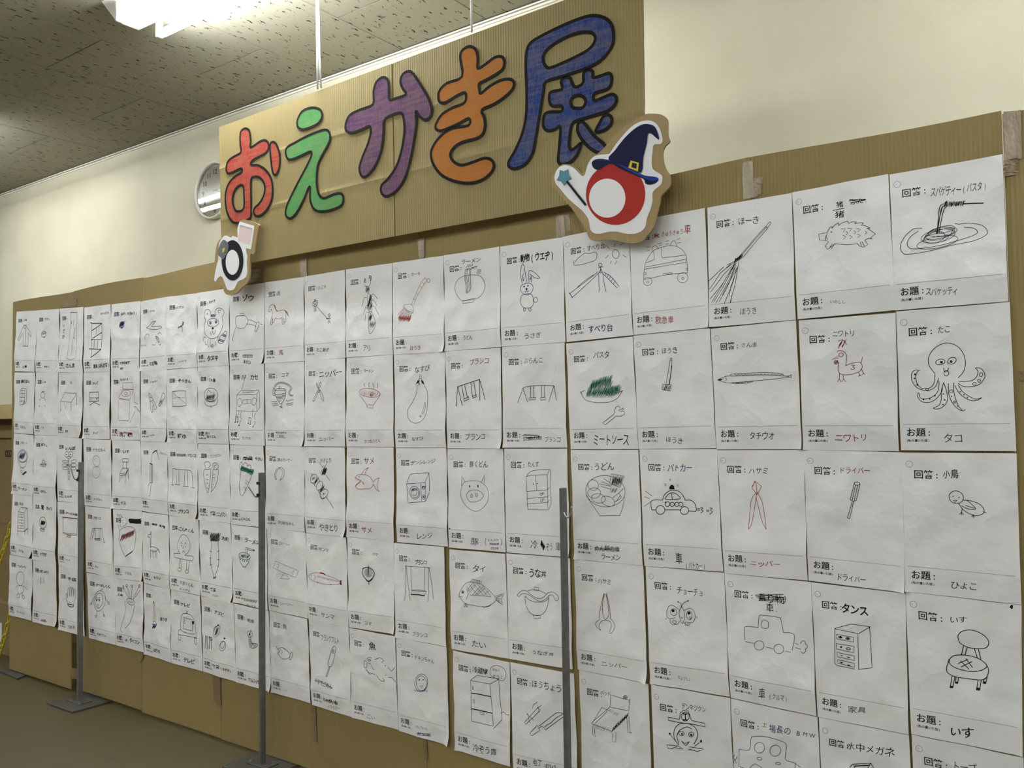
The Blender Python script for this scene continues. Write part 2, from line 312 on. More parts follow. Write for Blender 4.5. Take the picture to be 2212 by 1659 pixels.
# ---------------------------------------------------------------- glyphs (Blender's built-in font, turned into flat meshes)
_fc = bpy.data.curves.new('glyph_source', 'FONT'); _fo = bpy.data.objects.new('glyph_source', _fc); COL.objects.link(_fo)
_fc.resolution_u = 2
GL = {}
def glyph(ch, off):
    k = (ch, off)
    if k not in GL:
        _fc.body = ch; _fc.offset = off
        dg = bpy.context.evaluated_depsgraph_get(); ev = _fo.evaluated_get(dg); me = ev.to_mesh()
        v = [(p.co.x, p.co.y) for p in me.vertices]; f = [tuple(p.vertices) for p in me.polygons]
        ev.to_mesh_clear()
        wide = ord(ch) > 0x2000
        if v:
            cx = .5*(min(p[0] for p in v)+max(p[0] for p in v)) if not wide else .5
        else: cx = .5
        GL[k] = ([(p[0]-(cx if not wide else .5), p[1]-.38) for p in v], f)
    return GL[k]
DATA = """
=16,1|1922,377.5 2166,334 2178.5,651 1934,671|3|white sheet with spaghetti swirled on a plate and pulled up on a fork
A k .9|T 1405,345 1900,285 72 スパゲティー(パスタ);U 1370,1205 1645,1190 58 スパケッティ
A k 1.7|z 1525,445 1690,440 22 18;z 1540,440 1680,442 20 13
A k 1.1|- 1685,440 1862,437;- 1690,444 1860,439;1535,455 1495,490 1463,700;1545,460 1512,510 1478,690;1505,470 1482,560 1455,700;1520,440 1480,480 1463,690
A k .7|@1470,720 150,55 -12;@1480,700 120,50 -15;@1450,740 110,40 -10;@1500,685 115,40 -8;@1440,730 90,50 -15;@1530,660 85,28 -8;@1500,700 140,36 -14;@1465,775 180,50 -12
A k .8|1330,655 1260,660 1180,730 1145,810 1165,865 1220,878 1400,850 1600,800 1780,760 1885,710 1890,665 1840,625 1740,610 1655,618 1615,612;1300,680 1230,730 1205,790 1240,830 1350,825 1500,800 1640,760 1760,720 1810,690 1780,655 1695,645
=16,2|1936,673 2181.5,652.5 2195.5,974.5 1946.5,972.5|2|white sheet with a large octopus curling its eight arms
A k .9|T 1465,1527 1580,1522 60 たこ
B p .9|U 1515,802 1690,805 75 タコ
B k .9|1445,248 1395,180 1390,110 1430,40 1500,-5 1570,-14 1640,15 1690,80 1707,160 1690,230 1645,285;@1490,148 40,24 -10;.1500,150 12;@1590,138 38,28 -30;.1583,145 12;1520,200 1525,230 1550,228 1560,200;@1542,245 20,24 0;1312,220 1265,222 1240,260 1250,320 1290,370 1350,393 1400,390 1450,360 1475,290;1300,225 1280,260 1285,320 1315,365 1360,380 1410,365 1440,320 1445,255;1300,412 1295,450 1330,490 1390,498 1450,470 1500,410 1510,370;1312,420 1315,455 1360,468 1420,450 1465,410 1480,350 1478,310;1520,325 1500,400 1500,470 1480,520 1430,548 1480,552 1530,520 1555,470 1545,400 1520,325;1560,335 1565,420 1590,490 1630,540 1665,565 1695,568 1705,558;1608,328 1608,400 1625,470 1650,530 1680,565;1615,350 1650,410 1700,455 1760,482 1810,478 1845,458;1645,345 1680,400 1740,445 1800,468 1845,455;1645,330 1680,355 1740,362 1820,345 1870,290 1870,240 1840,205 1795,200 1815,230 1800,280 1750,312 1655,316
B k .8|@1842,258 14,18 20;@1825,310 12,14 0;@1785,337 14,12 0;@1585,400 14,12 0;.1590,445 6;@1615,495 8,10 0;.1640,530 5;.1520,425 6;.1530,475 7;.1515,515 6;.1345,470 8;.1400,468 6;.1445,440 7;.1665,405 6;.1695,430 6;.1725,455 6;.1272,255 8;.1268,290 7;.1292,345 8;@1375,383 15,7 10
=16,3|1948,977.5 2196,979.5 2206.5,1306 1956.5,1277|1|white sheet with a round-headed chick folding one wing
B k 1.1|T 1510,1115 1650,1108 75 小鳥
B k .9|@1628,1315 62,55 0;.1600,1307 5;.1652,1317 5;1688,1340 1750,1345 1830,1375 1867,1420 1860,1455 1810,1472 1750,1460 1690,1425 1645,1365;1675,1390 1730,1415 1790,1418 1792,1405 1760,1375 1725,1345;1710,1385 1750,1400 1785,1408;- 1863,1440 1883,1447;- 1678,1415 1672,1468;- 1655,1462 1672,1445 1690,1465;- 1772,1465 1775,1490;- 1760,1482 1772,1468 1790,1485
B k 1.3|= 1603,1343 1635,1340 1618,1360
C k .9|U 1575,492 1815,507 62 ひよこ
=16,4|1956.5,1277.5 2206.5,1307 2209.5,1633 1969,1584.5|11|white sheet with a round-backed chair on four thick legs
C k .8|T 1570,790 1720,795 50 いす
D k 1.1|o 1645,510 1680,475 1760,464 1850,500 1905,560 1895,610 1840,628 1740,618 1665,580 1645,540;- 1690,600 1672,682;- 1722,612 1702,682;- 1782,622 1810,712;- 1818,630 1838,718;o 1565,735 1600,690 1690,682 1800,705 1880,755 1885,790 1820,820 1740,825 1650,805 1590,775;1565,720 1545,790 1555,835 1620,870 1740,890 1860,895 1900,850 1905,800 1885,765
D k 1.1|- 1645,755 1725,722;- 1670,785 1760,740;- 1665,735 1735,805;- 1710,715 1765,790;= 1590,865 1575,960 1598,965 1615,868;#1573,945 1598,948 1596,970 1570,966;= 1625,872 1618,925 1638,930 1646,876;#1616,910 1640,914 1638,932 1616,927;= 1815,898 1803,980 1828,985 1842,900;#1800,962 1830,966 1826,990 1798,986;= 1870,885 1858,925 1880,930 1895,870;#1858,908 1884,912 1880,932 1856,927;#2085,270 2100,248 2118,250 2115,280 2100,286 2098,276
D k 1.2|U 1570,1340 1780,1352 78 いす
=16,5|1969.5,1586 2211,1636 2221,1985 1984,1915|9|white sheet cut off by the frame below the round-backed chair sheet
D k .9|T 1590,1640 1800,1665 75 トープ
=15,1|1711.5,416 1919,376 1935,670 1724.5,690|8|white sheet with a spiny-backed wild boar standing on short legs
A k 1.1|T 590,450 655,445 55 猪;T 580,535 662,528 58 猪;T 712,430 832,412 42 ぶた;- 565,500 662,480;- 705,418 845,405;- 715,435 840,412;- 708,408 846,410;.852,428 3
A k .8|515,685 535,650 555,637;- 555,637 557,655;557,655 575,630 610,606;- 610,606 612,630;612,630 640,608 690,592;- 690,592 700,612;700,612 730,598 765,601;- 765,601 752,615;752,615 800,606 828,610;- 828,610 812,628;812,628 850,635 885,655;- 885,655 860,655;860,655 900,680 930,705;- 930,705 888,738 903,745;903,745 862,745 840,760;= 515,688 440,705 445,755 497,757;= 497,715 520,750 498,757;- 497,757 525,770 495,805 515,835 580,786;580,786 680,795 775,788;- 775,785 792,808 830,818 865,795 840,760;- 575,790 545,832;- 553,790 530,825;- 815,770 838,812;- 800,775 812,805;.550,686 6;- 635,660 670,657 655,685;- 690,655 725,657 710,680;- 768,657 803,664 780,685;- 678,682 692,694 680,712;- 745,675 762,687 748,702;- 845,680 858,692 842,705;- 650,713 678,729 655,745;- 708,715 732,729 710,745;- 775,706 803,716 780,733
A k .7|U 540,1290 675,1288 28 いのしし
=15,2|1726,692.5 1935,676 1942,975 1736.5,971.5|3|white sheet with a red hen marked with a 3
A k .9|T 555,1565 755,1558 50 ニワトリ
B m .9|z 612,15 640,-25 22 5;z 640,20 672,-38 15 6;610,-30 625,-40 660,-35 678,0;600,62 612,50 650,55 678,85 680,120 672,180;672,180 720,160 790,150 815,185 800,220 770,240 700,258 640,255 608,225 612,150;= 555,127 610,98 607,118;@590,150 16,16 0;z 580,152 605,148 12 5;@633,86 18,17 0;.634,86 4;z 805,155 815,112 7 5;- 620,250 618,300;- 602,318 618,292 632,318;- 650,258 655,300;- 640,318 655,292 672,318;- 785,240 795,268;- 782,272 795,260 806,268;- 810,212 826,248;- 815,258 826,243 838,256;720,175 748,178 733,190 750,200 735,212 715,208
B m 1|U 585,800 865,802 60 ニワトリ
=15,3|1737,971.5 1948,977 1956,1280 1746.5,1254|10|white sheet with a single screwdriver drawn upright
B m .8|T 615,1080 885,1085 52 ドライバー
B k .9|@770,1198 24,14 5;- 748,1195 712,1335;- 795,1205 762,1345;- 758,1212 728,1340;- 775,1215 745,1345;- 712,1335 735,1350 762,1345;730,1348 705,1440 690,1490;690,1490 705,1500;740,1350 722,1440 708,1498
C k .9|U 595,420 850,452 55 ドライバー
=15,4|1753,1257.5 1956,1282 1963.5,1586 1766.5,1548|11|white sheet with a chest of four drawers
C k 1.5|T 635,685 870,722 75 タンス
C k .9|- 580,870 778,912 787,1222;- 580,870 578,1175 600,1190 750,1218;- 787,1220 902,1205 880,853;- 787,912 885,853;- 580,868 718,830 888,853;= 597,918 742,945 740,985 595,957;= 592,998 745,1022 745,1078 594,1045;= 597,1075 748,1105 748,1145 600,1112;= 603,1138 750,1170 748,1205 600,1165
C k 1.1|.630,943 9;.692,955 10;.635,1028 9;@697,1043 18,9 5;@628,943 15,7 5;@692,955 17,8 5;#620,1096 652,1102 640,1108;#676,1110 716,1118 700,1126;#618,1156 650,1162 636,1172;#680,1176 720,1184 700,1192
C p .8|U 690,1557 855,1580 58 家具
=15,5|1769,1549.5 1964,1587 1982,1925 1783,1865|-|white sheet cut off by the frame, with the top of diving goggles
D k .9|T 675,1462 1100,1520 70 水中メガネ
D k 1.1|- 710,1650 730,1625 890,1612 915,1655;- 890,1612 865,1658;750,1660 760,1642 870,1635;- 740,1640 880,1628
=14,1|1528.5,449 1710.5,417 1719.5,691 1533.5,707|7|white sheet with a long bamboo broom whose twigs fan down to the left
E k .9|T 1635,155 1815,137 58 ほーき
E k .7|- 1865,200 1640,460;- 1885,215 1668,470;- 1862,195 1885,218;@1893,183 10,30 35;- 1872,207 1652,458
E k .8|z 1600,500 1665,460 22 14;z 1605,490 1660,450 18 9;- 1600,500 1540,530;- 1510,548 1375,670;- 1600,508 1480,600 1385,740;- 1610,515 1500,620 1395,765;- 1605,520 1500,690 1392,825;- 1612,520 1530,640 1410,850;- 1600,540 1490,740 1425,850;- 1615,530 1560,650 1445,858;- 1610,550 1540,720 1470,850;- 1620,560 1590,680 1515,865;- 1640,500 1610,690 1565,860;- 1630,550 1570,720 1560,800;- 1600,600 1520,740 1500,790;- 1580,795 1572,855;- 1570,520 1530,560
E p .8|U 1645,937 1800,922 58 ほうき
=14,2|1535.5,710.5 1719.5,692 1734.5,970.5 1549.5,971|12|white sheet with a long thin pike-like fish lying level
E k .8|T 1655,1222 1800,1215 38 さんま
E k .8|1455,1522 1530,1490 1600,1488 1800,1480 1950,1482 2055,1490 2090,1478;- 2090,1478 2090,1502;2090,1500 2055,1498 1950,1515 1750,1532 1560,1548 1500,1538 1455,1522;1562,1488 1580,1472 1700,1465 1860,1458 2000,1468 2025,1487;1565,1548 1620,1553 1700,1550 1760,1535;1520,1502 1532,1515 1522,1532;.1505,1513 4;z 1600,1478 2010,1476 6 14;z 1600,1550 1740,1538 5 6;- 2060,1490 2075,1495 2060,1500;#1455,1521 1485,1512 1500,1518 1480,1528
F k .8|U 1730,367 1950,362 62 タチウオ
=14,3|1549.5,972.5 1737,972 1745,1254 1566,1237.5|10|white sheet with thin red nippers standing open
F k 1|T 1720,670 1895,667 52 ハサミ
F r .8|- 1775,755 1832,800 1800,870;- 1775,755 1752,820 1790,865;- 1749,805 1780,762;- 1785,770 1795,862;@1793,862 10,8 0;1778,865 1745,920 1730,1040 1722,1170;1722,1170 1745,1130 1770,1000 1790,870;1800,865 1835,930 1860,1060 1875,1172;1873,1170 1840,1110 1810,1000 1785,900
F r .9|U 1740,1460 2000,1475 44 ニッパー
=14,4|1566,1238 1752.5,1257 1764,1547 1579,1506.5|6|white sheet with a boxy pickup truck puffing exhaust
G k 1|T 1800,178 2030,205 70 乗り物;- 1780,165 2020,160;- 1790,180 2030,190;- 1810,195 2035,205;- 1810,212 2010,217;- 1820,160 1985,182;- 1810,205 1990,195;2035,175 2042,212 2018,240 2005,225;T 1870,268 1940,274 75 車;.1960,308 3
G k .8|- 1690,550 1690,440;1690,440 1720,433 1808,443;1808,443 1815,348 1850,338 1985,360 2000,380 2022,488;2022,488 2115,508 2098,640;- 1697,565 1770,580;@1815,598 42,40 0;- 1875,612 1935,625;@1985,628 42,40 0;- 2040,648 2085,658;o 1835,440 1840,390 1860,378 1885,390 1893,405 1888,448
D k .8|- 240,582 265,594;- 240,618 285,632;280,582 300,560 322,567 325,588 340,600 337,622 318,632;322,630 327,648 305,668 283,652
G k .8|U 1815,1003 1872,1008 92 車;U 1895,1030 2065,1058 52 (クルマ)
=14,5|1579.5,1508 1766,1549 1783,1865 1592,1815|8|white sheet cut off by the frame, with a curvy car seen from the side
G k .9|T 1838,1285 1885,1290 42 工
G b 1|T 1898,1303 2092,1345 72 場長の
D b 1|T 235,1352 412,1385 52 BMW
G p .9|1640,1495 1700,1502 1735,1490 1745,1400 1770,1382 1880,1385 2000,1420 2048,1460 2040,1580 2110,1610 2170,1650;- 1640,1495 1640,1640;@1820,1478 45,45 0;@1955,1505 45,48 0;@1820,1572 22,12 5;@1978,1617 22,10 5;1640,1640 1680,1655 1710,1658;1735,1655 1780,1620 1840,1650;1600,1545 1590,1565 1598,1580;1605,1580 1595,1600 1602,1615;1620,1560 1612,1590 1618,1615;- 2125,1610 2122,1658
=13,1|1359.5,480 1523.5,449.5 1533,707.5 1369,724|-|white sheet with an ambulance under two round lights, half under the witch-hat cutout
E r 1|T 905,277 950,272 42 救;- 905,265 950,290;- 905,285 952,268;T 968,265 1160,238 40 きゅうきゅう;T 1165,225 1222,218 72 車
E k .7|818,650 820,600 838,510 890,420 950,385 1050,362 1130,385 1180,450 1192,560 1192,600;- 818,650 830,655 990,620 1070,605 1192,598;893,415 895,380 920,365 945,385;1045,362 1060,330 1085,325 1103,365;- 905,415 910,485 845,510;- 968,380 975,470 1170,445;- 832,550 1175,480;- 830,567 1180,507;@852,672 37,35 0;@852,677 9,9 0;@1152,640 44,43 0;@1154,645 9,11 0;= 985,620 985,605 1063,597 1065,610;= 820,600 842,598 842,612 820,618;= 1178,558 1190,555 1190,578 1178,578;- 838,378 880,374;- 845,412 872,402;- 938,350 972,340;- 950,364 972,354;- 1005,327 1032,320;- 1005,352 1032,346;- 1105,312 1130,298;- 1108,342 1135,335
E r .8|U 920,1010 1080,997 65 救急車
=13,2|1369,725.5 1533.5,708.5 1548,968 1380,970|5|white sheet with a short upright broom with a square brush
E k .8|T 970,1272 1112,1262 50 ほうき;- 1085,1292 1105,1288
E k .9|@1055,1343 6,10 0;= 1045,1352 1062,1354 1038,1565 1010,1560;= 980,1560 1055,1562 1052,1620 975,1605;z 985,1590 1045,1592 24 12
E k 1.6|- 1060,1400 1038,1560
F p 1|U 1008,395 1160,412 48 ほうき
=13,3|1381.5,970.5 1549,970 1563,1235 1393.5,1222|3|white sheet with a round police car flashing its siren
F b 1|T 1025,645 1240,637 58 パトカー
F k 1.2|890,1005 880,960 885,928 920,917 980,920;980,920 1000,870 1050,837 1110,840 1150,870 1175,922;1175,922 1225,920 1262,950 1275,1000 1268,1018;- 1210,1015 1268,1018;- 1000,1005 1138,1005;- 890,1005 925,1003;@963,1005 38,38 0;@1170,1010 36,34 0;o 1010,915 1020,880 1045,860 1085,860 1115,880 1127,908;- 1055,860 1065,912;@1022,955 20,20 0;@1062,957 18,18 0;@1102,957 18,18 0;@1138,957 18,18 0;#1038,828 1042,800 1060,785 1080,798 1085,828;#998,938 1008,932 1014,944 1004,950
F k .8|- 830,843 890,885;- 825,892 870,908;- 825,972 885,930;- 998,780 1012,786;- 1000,792 1010,797;- 1105,788 1118,784;- 1105,798 1118,796;- 1040,740 1042,750;- 1050,738 1052,750
F k 1|- 1283,992 1305,994;- 1283,1005 1305,1006;1310,983 1332,988 1316,1003 1335,1012 1313,1030;- 1362,1006 1382,1007;- 1362,1016 1382,1017;1388,988 1410,992 1395,1008 1412,1020 1388,1042
F k 1.2|U 1088,1420 1155,1427 108 車
F k .9|U 1172,1480 1358,1492 58 (パトカー)
=13,4|1395,1223 1565,1237 1577,1505 1407,1476|2|white sheet with a spotted butterfly spreading its wings
G k 1|T 1105,122 1335,148 58 チョーチョ
G k .8|o 1145,268 1165,310 1165,370 1147,412 1128,370 1122,310;1140,268 1140,240 1115,222;1142,265 1160,235 1200,213;.1115,222 6;.1200,214 6;1118,288 1070,255 1035,260 1018,300 1018,350 1050,370 1085,360;1048,378 1045,400 1070,422 1110,415 1122,390;1165,297 1215,278 1250,300 1262,350 1245,395 1205,402;1165,405 1180,425 1205,425 1215,405;@1075,312 27,30 0;.1070,300 13;@1210,340 25,38 0;.1208,320 13;@1080,398 18,12 0;@1187,407 14,10 0;- 1008,365 1016,372;- 1272,350 1280,360;- 1135,355 1150,356;- 1136,365 1150,366;@1218,362 8,10 0
G p .8|U 1115,872 1222,892 30 ちょうちょ
=13,5|1407.5,1478 1577.5,1507.5 1590,1815 1418,1770|12|white sheet with a smiling ring-shaped face under a wide flat hat
G k .8|T 1140,1120 1352,1158 48 デンネツクン
G k 1.2|= 1028,1218 1125,1237 1132,1182 1160,1160 1200,1167 1230,1247 1340,1275 1345,1305 1220,1275 1130,1265 1028,1245;@1175,1213 34,38 0;1115,1460 1080,1390 1085,1320 1130,1275 1200,1275 1260,1310 1280,1380 1250,1450;1120,1450 1105,1380 1130,1330 1190,1302 1230,1320
G k 2|- 1158,1190 1190,1192;- 1175,1192 1178,1240;- 1160,1240 1195,1243
G k 1.1|@1143,1358 22,20 0;.1148,1362 8;@1225,1368 20,20 0;.1226,1372 10;1145,1425 1175,1445 1208,1430 1178,1462 1145,1425;- 1095,1425 1042,1365;.1042,1360 9;- 1255,1470 1295,1440;#1300,1425 1312,1410 1320,1435 1305,1440;= 1018,1455 1110,1465 1060,1490 1028,1485;= 1110,1465 1155,1495 1090,1485;= 1210,1475 1335,1495 1280,1515 1225,1500;- 1200,1498 1240,1505
=12,1|1216.5,512 1359.5,481 1367.5,724 1226,739|-|white sheet with a blue playground slide, a stick figure, sun and cloud
E k .9|T 325,387 480,360 48 すべり台
E k .8|- 480,375 492,362;205,520 212,490;o 242,478 290,440 310,428 350,430 400,420 412,450 395,490 340,510 300,522 240,532 210,525;@577,437 30,38 0;- 497,368 520,388;- 562,372 575,348;- 615,362 650,340;- 485,472 510,447;- 530,520 538,495;- 572,523 585,495;- 642,445 667,465
E b 1|@440,530 14,16 0;- 442,546 448,600;- 425,555 466,545;- 427,600 448,560 462,600;- 200,812 425,602;- 180,777 420,590;380,615 300,670 240,730;- 425,605 437,762;- 463,605 493,762;470,592 530,625 570,670 607,715;- 468,607 592,730;- 492,602 484,625;- 512,612 502,638;- 532,630 520,655;- 552,650 540,672;- 575,668 560,695;- 430,590 448,570 462,592 430,595
E b 1.4|- 176,770 202,812
E b 1.2|U 340,1087 552,1068 62 すべり台
=12,2|1224,742.5 1367.5,727 1379.5,970.5 1234,970.5|10|white sheet with a heap of green pasta and a fork
E k .8|T 380,1312 522,1302 55 パスタ
E g .8|z 365,1560 535,1520 42 26;z 350,1580 540,1560 30 20;z 330,1625 610,1612 45 30;z 470,1620 600,1590 30 14
F g .8|z 330,0 600,-8 28 26;z 380,25 560,22 16 14
E k .8|- 275,1628 310,1612 295,1620;270,1625 285,1640;- 612,1622 635,1618
F k .9|275,-10 310,50 380,75 440,80 520,75 590,40 630,-25
F k 1|= 465,255 560,180 575,120 600,107 612,120 598,150 638,125 645,135 612,160 650,155 652,178 620,197 580,195 490,270
F k .8|U 385,395 692,400 88 ミートソース
=12,3|1234,972 1379,972 1389.5,1221.5 1241.5,1207.5|10|white sheet with a deep noodle bowl heaped with eggs and seaweed
F k 1|T 385,632 565,628 62 うどん
F p .9|@488,843 168,135 8;325,880 370,950 440,1050;610,1052 635,980 650,890;@385,790 45,45 0;@393,858 55,45 0;@430,905 60,40 10;@510,930 60,40 20;= 540,693 650,715 610,810 525,775;z 545,750 625,755 45 12;- 455,760 530,790;- 450,800 530,825;- 475,735 530,770;z 530,835 580,840 20 8;550,900 600,860 640,820;560,940 620,900 600,860;- 440,780 535,800;580,930 600,900 615,880
F k .9|- 440,1055 612,1053
F k .9|U 395,1335 612,1342 48 めん類の種;- 395,1330 612,1340;- 398,1342 610,1352;U 448,1405 618,1418 52 ラーメン
=12,4|1241,1208 1389.5,1222 1401,1475.5 1248.5,1446|5|white sheet with red-tipped pliers opening downward
G b .9|T 420,40 542,52 44 ハサミ
G k .8|430,350 435,375 400,405 410,440 445,470;445,470 430,430 450,392 485,383 525,392 538,430 525,485 545,488 567,440 555,395 530,370;462,280 465,340 485,375 512,345 515,300
G m .9|475,150 450,250 432,350;481,155 465,220 460,290;495,150 520,260 530,370;492,160 505,230 514,310
G p .9|U 450,750 685,785 42 ニッパー
=12,5|1251,1447 1401.5,1477 1412,1768 1262,1725|11|white sheet with a bed drawn with a tall headboard
G k .8|T 440,1005 532,1018 38 ベッド
G k .8|= 530,1025 695,1072 690,1162 527,1132;- 525,1130 362,1270 540,1342 685,1200;- 450,1135 520,1165;- 452,1135 375,1265;- 500,1170 400,1270;z 375,1290 545,1340 20 14;z 545,1325 680,1200 26 18;z 520,1160 592,1198 14 9;- 375,1310 378,1370 398,1388 393,1320;- 545,1360 550,1430 575,1435 573,1350;- 672,1220 680,1350 718,1352;- 690,1210 702,1350;@660,1045 16,16 0;z 648,1045 672,1047 12 5;- 700,1060 690,1090
=11,1|1080.5,533 1216.5,512.5 1222,739 1084,749|-|white sheet with a standing rabbit with one folded ear
H k 1.3|T 1580,220 1985,160 95 動物(ウエヂ)
H b 1|1600,515 1578,400 1590,310 1608,285 1625,310 1640,420 1650,480 1635,512;1615,395 1603,440 1612,482 1618,440;1680,495 1675,400 1690,360 1740,375 1790,420 1810,450 1750,445 1715,420 1705,500;1695,400 1715,425 1690,470 1700,430;o 1630,515 1680,508 1720,530 1728,580 1700,630 1650,648 1600,625 1575,580 1585,540;.1622,549 9;.1667,540 9;.1650,577 12;1628,605 1640,615 1653,590 1660,612 1678,600;o 1610,645 1580,690 1580,750 1620,800 1690,805 1730,770 1735,700 1705,640;@1762,707 22,32 0;@1627,825 12,20 0;@1697,823 14,22 0
H b 1|U 1615,1145 1828,1118 60 うさぎ
=11,2|1084.5,749.5 1220,740 1226,967 1089.5,967|5|white sheet with a wide swing set with two seats, crossed-out caption below
I b 1|T 1615,222 1855,210 62 ぶらんこ
I k 1|1608,545 1650,527 1700,520 1860,512 1980,518;- 1608,545 1548,718;- 1610,545 1658,710;- 1980,518 1915,710;- 1982,518 2008,695;- 1697,520 1695,655;- 1733,522 1727,660;- 1830,515 1832,655;- 1867,515 1862,655;= 1672,662 1755,655 1755,680 1672,685;= 1815,660 1875,652 1880,682 1815,688;.1697,545 6;.1735,545 6
I k .9|U 1605,1150 1832,1138 44 公園の遊;1605,1120 1640,1100 1800,1112;- 1620,1130 1800,1132;- 1650,1145 1800,1128;- 1610,1105 1800,1120;U 1865,1157 2060,1155 60 ブランコ
=11,3|1090,969 1225.5,969 1232.5,1204 1095,1193|8|white sheet with a tall cabinet with two doors above three drawers
J k .8|T 1660,242 1795,235 60 たんす;.1805,258 3
J k .8|- 1643,385 1665,780 1910,778;- 1890,360 1903,760;1643,385 1670,350 1715,318 1800,303 1920,298;- 1643,385 1700,368 1890,362 1922,300;- 1927,305 1943,710 1912,778;- 1755,372 1770,548;- 1650,562 1890,542 1917,515;- 1655,645 1897,627 1918,605;- 1658,712 1900,692 1920,660;.1735,472 7;.1776,466 7;@1820,595 14,12 0;@1843,585 10,10 0;@1825,672 14,14 0;@1848,655 10,10 0
J p 1|U 1700,1195 1792,1200 110 冷;U 1885,1222 1968,1225 85 ぞう;U 1998,1210 2062,1215 110 庫
J k 2|z 1828,1170 1865,1240 28 10
=11,4|1094.6,1195 1231.5,1206 1238,1446 1100,1423|-|white sheet with an eel draped over a lidded rice bowl
K k 1.2|T 1675,375 1890,388 88 うな丼
K k .9|1632,655 1640,740 1680,830 1740,875 1820,875 1880,820 1905,740 1912,665;= 1730,878 1735,912 1820,915 1820,878;1635,650 1700,700 1800,722 1880,705 1915,660;1535,640 1560,655 1600,620 1680,632 1750,680 1810,710 1870,690 1920,640 1960,640 1985,690 2010,705 2030,685 2025,655 1990,620 1950,600 1900,615 1850,665 1790,675 1720,640 1650,590 1600,585 1560,610 1535,640;1665,585 1720,572 1800,580 1880,620;= 1748,540 1797,547 1797,588 1745,578;.2000,680 4;.2012,675 4
K k .9|U 1720,1310 1985,1345 48 うなぎ丼
=11,5|1102.5,1430 1240,1455 1251,1705 1111,1672|-|white sheet with a kitchen knife below a small crossed-out sketch
M k .9|T 1710,640 2080,712 85 ほうちょう
M k 1.1|= 1690,1240 1780,1145 1810,1205 1718,1270;1800,1155 1900,1080 2010,998 2090,1005;- 2090,1045 2000,1110 1880,1200 1855,1165 1835,1155 1800,1180;1870,1165 1900,1140 1950,1110 2000,1060 2085,1012
M k .9|= 1625,1110 1640,1135 1825,960 1790,930;- 1650,1010 1740,1085;- 1690,1120 1662,1005;- 1770,950 1835,905;- 1790,910 1810,990;1725,945 1735,900 1770,880 1785,862
M k 1.1|U 1735,1580 1842,1592 82 包丁
M k 1.3|U 1875,1622 2005,1645 42 ほうちょう
=10,1|960,552 1079.5,533 1083.2,749.6 963,758.7|-|white sheet with noodles lifted out of a round bowl with steam
H p .9|T 868,258 1105,225 58 ラーメン
H k .8|o 800,580 815,500 870,440 980,410 1080,420 1130,460 1155,540 1130,620 1080,680 1000,705 885,718 830,660;= 888,718 890,752 1020,735 1035,690;920,340 915,450 930,540 930,628;945,345 940,450 955,540 945,625;970,345 960,480 975,560 955,618;985,340 980,460 985,560 970,610;932,345 925,450 942,540 938,620;= 930,342 1065,305 1040,330 940,352;- 940,340 1060,310;935,325 950,290 960,315 975,285 985,310 1005,280 1005,305;1060,345 1068,365 1056,382 1064,402;1077,343 1085,363 1073,380 1080,400;1092,341 1100,361 1088,378 1096,395
H k .9|U 902,1162 1012,1155 48 うどん
=10,2|963,759 1081,751 1086.3,968.8 966.6,968.4|-|white sheet with a bold slanting swing set with two seats
I m .9|T 972,235 1202,215 68 ブランコ
I k 1.4|- 830,528 1090,440;- 830,525 805,760;- 835,530 878,750;- 1088,445 1093,690;- 1090,445 1155,680;- 878,513 905,670;- 912,503 945,655;- 985,480 1005,645;- 1020,468 1045,630;= 900,675 960,650 962,675 900,700;= 1000,642 1055,625 1058,645 1005,665
I k 1|U 915,1130 1165,1120 72 ブランコ
=10,3|967,970 1088,969.4 1093.5,1193 970.7,1182.4|-|white sheet with a round pig face with pointed ears
J k .8|T 965,235 1192,232 74 豚くどん
J k .8|o 885,480 910,450 970,435 1060,435 1120,460 1180,520 1198,620 1170,710 1100,780 1040,798 970,770 900,700 865,610 870,530;- 873,495 870,375 913,447;- 1108,457 1157,355 1145,465;o 930,610 960,560 1020,542 1090,560 1135,610 1110,650 1060,680 1000,690 960,670;@990,615 11,20 0;@1050,603 11,20 0;#963,500 970,480 978,500 970,522;#1059,498 1068,476 1076,498 1068,520;.738,1003 8
J p .9|U 985,1150 1082,1155 92 豚;1165,1120 1155,1165 1165,1205;1345,1125 1358,1165 1345,1205
J k .8|U 1185,1142 1325,1140 28 どんぶり;U 1222,1235 1325,1243 32 の丼
J k 2|z 1212,1187 1318,1190 12 10
=10,4|971,1186.6 1093,1196 1099.5,1423 977,1401.5|-|white sheet with a plump sea bream with crosshatched scales
K k .9|T 1005,320 1172,332 75 タイ
K k .8|850,655 850,620 870,570 920,500 980,482 1100,505 1180,560 1230,610 1275,655;1285,700 1240,740 1180,770 1100,775 1000,755 920,730 850,655;- 980,482 1000,445 1110,468 1110,508;- 1015,455 1010,485;- 1035,460 1030,488;- 1055,462 1050,492;- 1075,465 1072,498;- 1095,468 1092,502;= 1270,655 1385,615 1350,680 1370,758 1285,695;935,560 955,620 935,690;- 845,655 890,655;- 975,632 1228,658;@920,755 8,22 10;@942,755 8,22 -10;- 1120,772 1140,788 1222,762 1215,745;- 1290,665 1360,640;- 1290,672 1345,685;- 1292,680 1355,720;- 1290,690 1355,745
K k 1.2|@892,600 13,13 0;.892,602 7
K p .7|- 935,530 985,600;- 960,500 1060,630;- 1010,490 1130,640;- 1060,500 1180,645;- 1120,520 1220,645;- 1005,500 940,580;- 1050,510 960,620;- 1100,530 1010,630;- 1150,555 1060,635;- 1195,590 1130,640;- 1025,515 950,600;- 1130,540 1040,635
K p .9|U 1000,1207 1168,1238 72 たい
=10,5|979,1404.6 1101.7,1430.4 1103,1655.5 984.3,1619.4|-|white sheet with a three-door refrigerator trailing its power cord
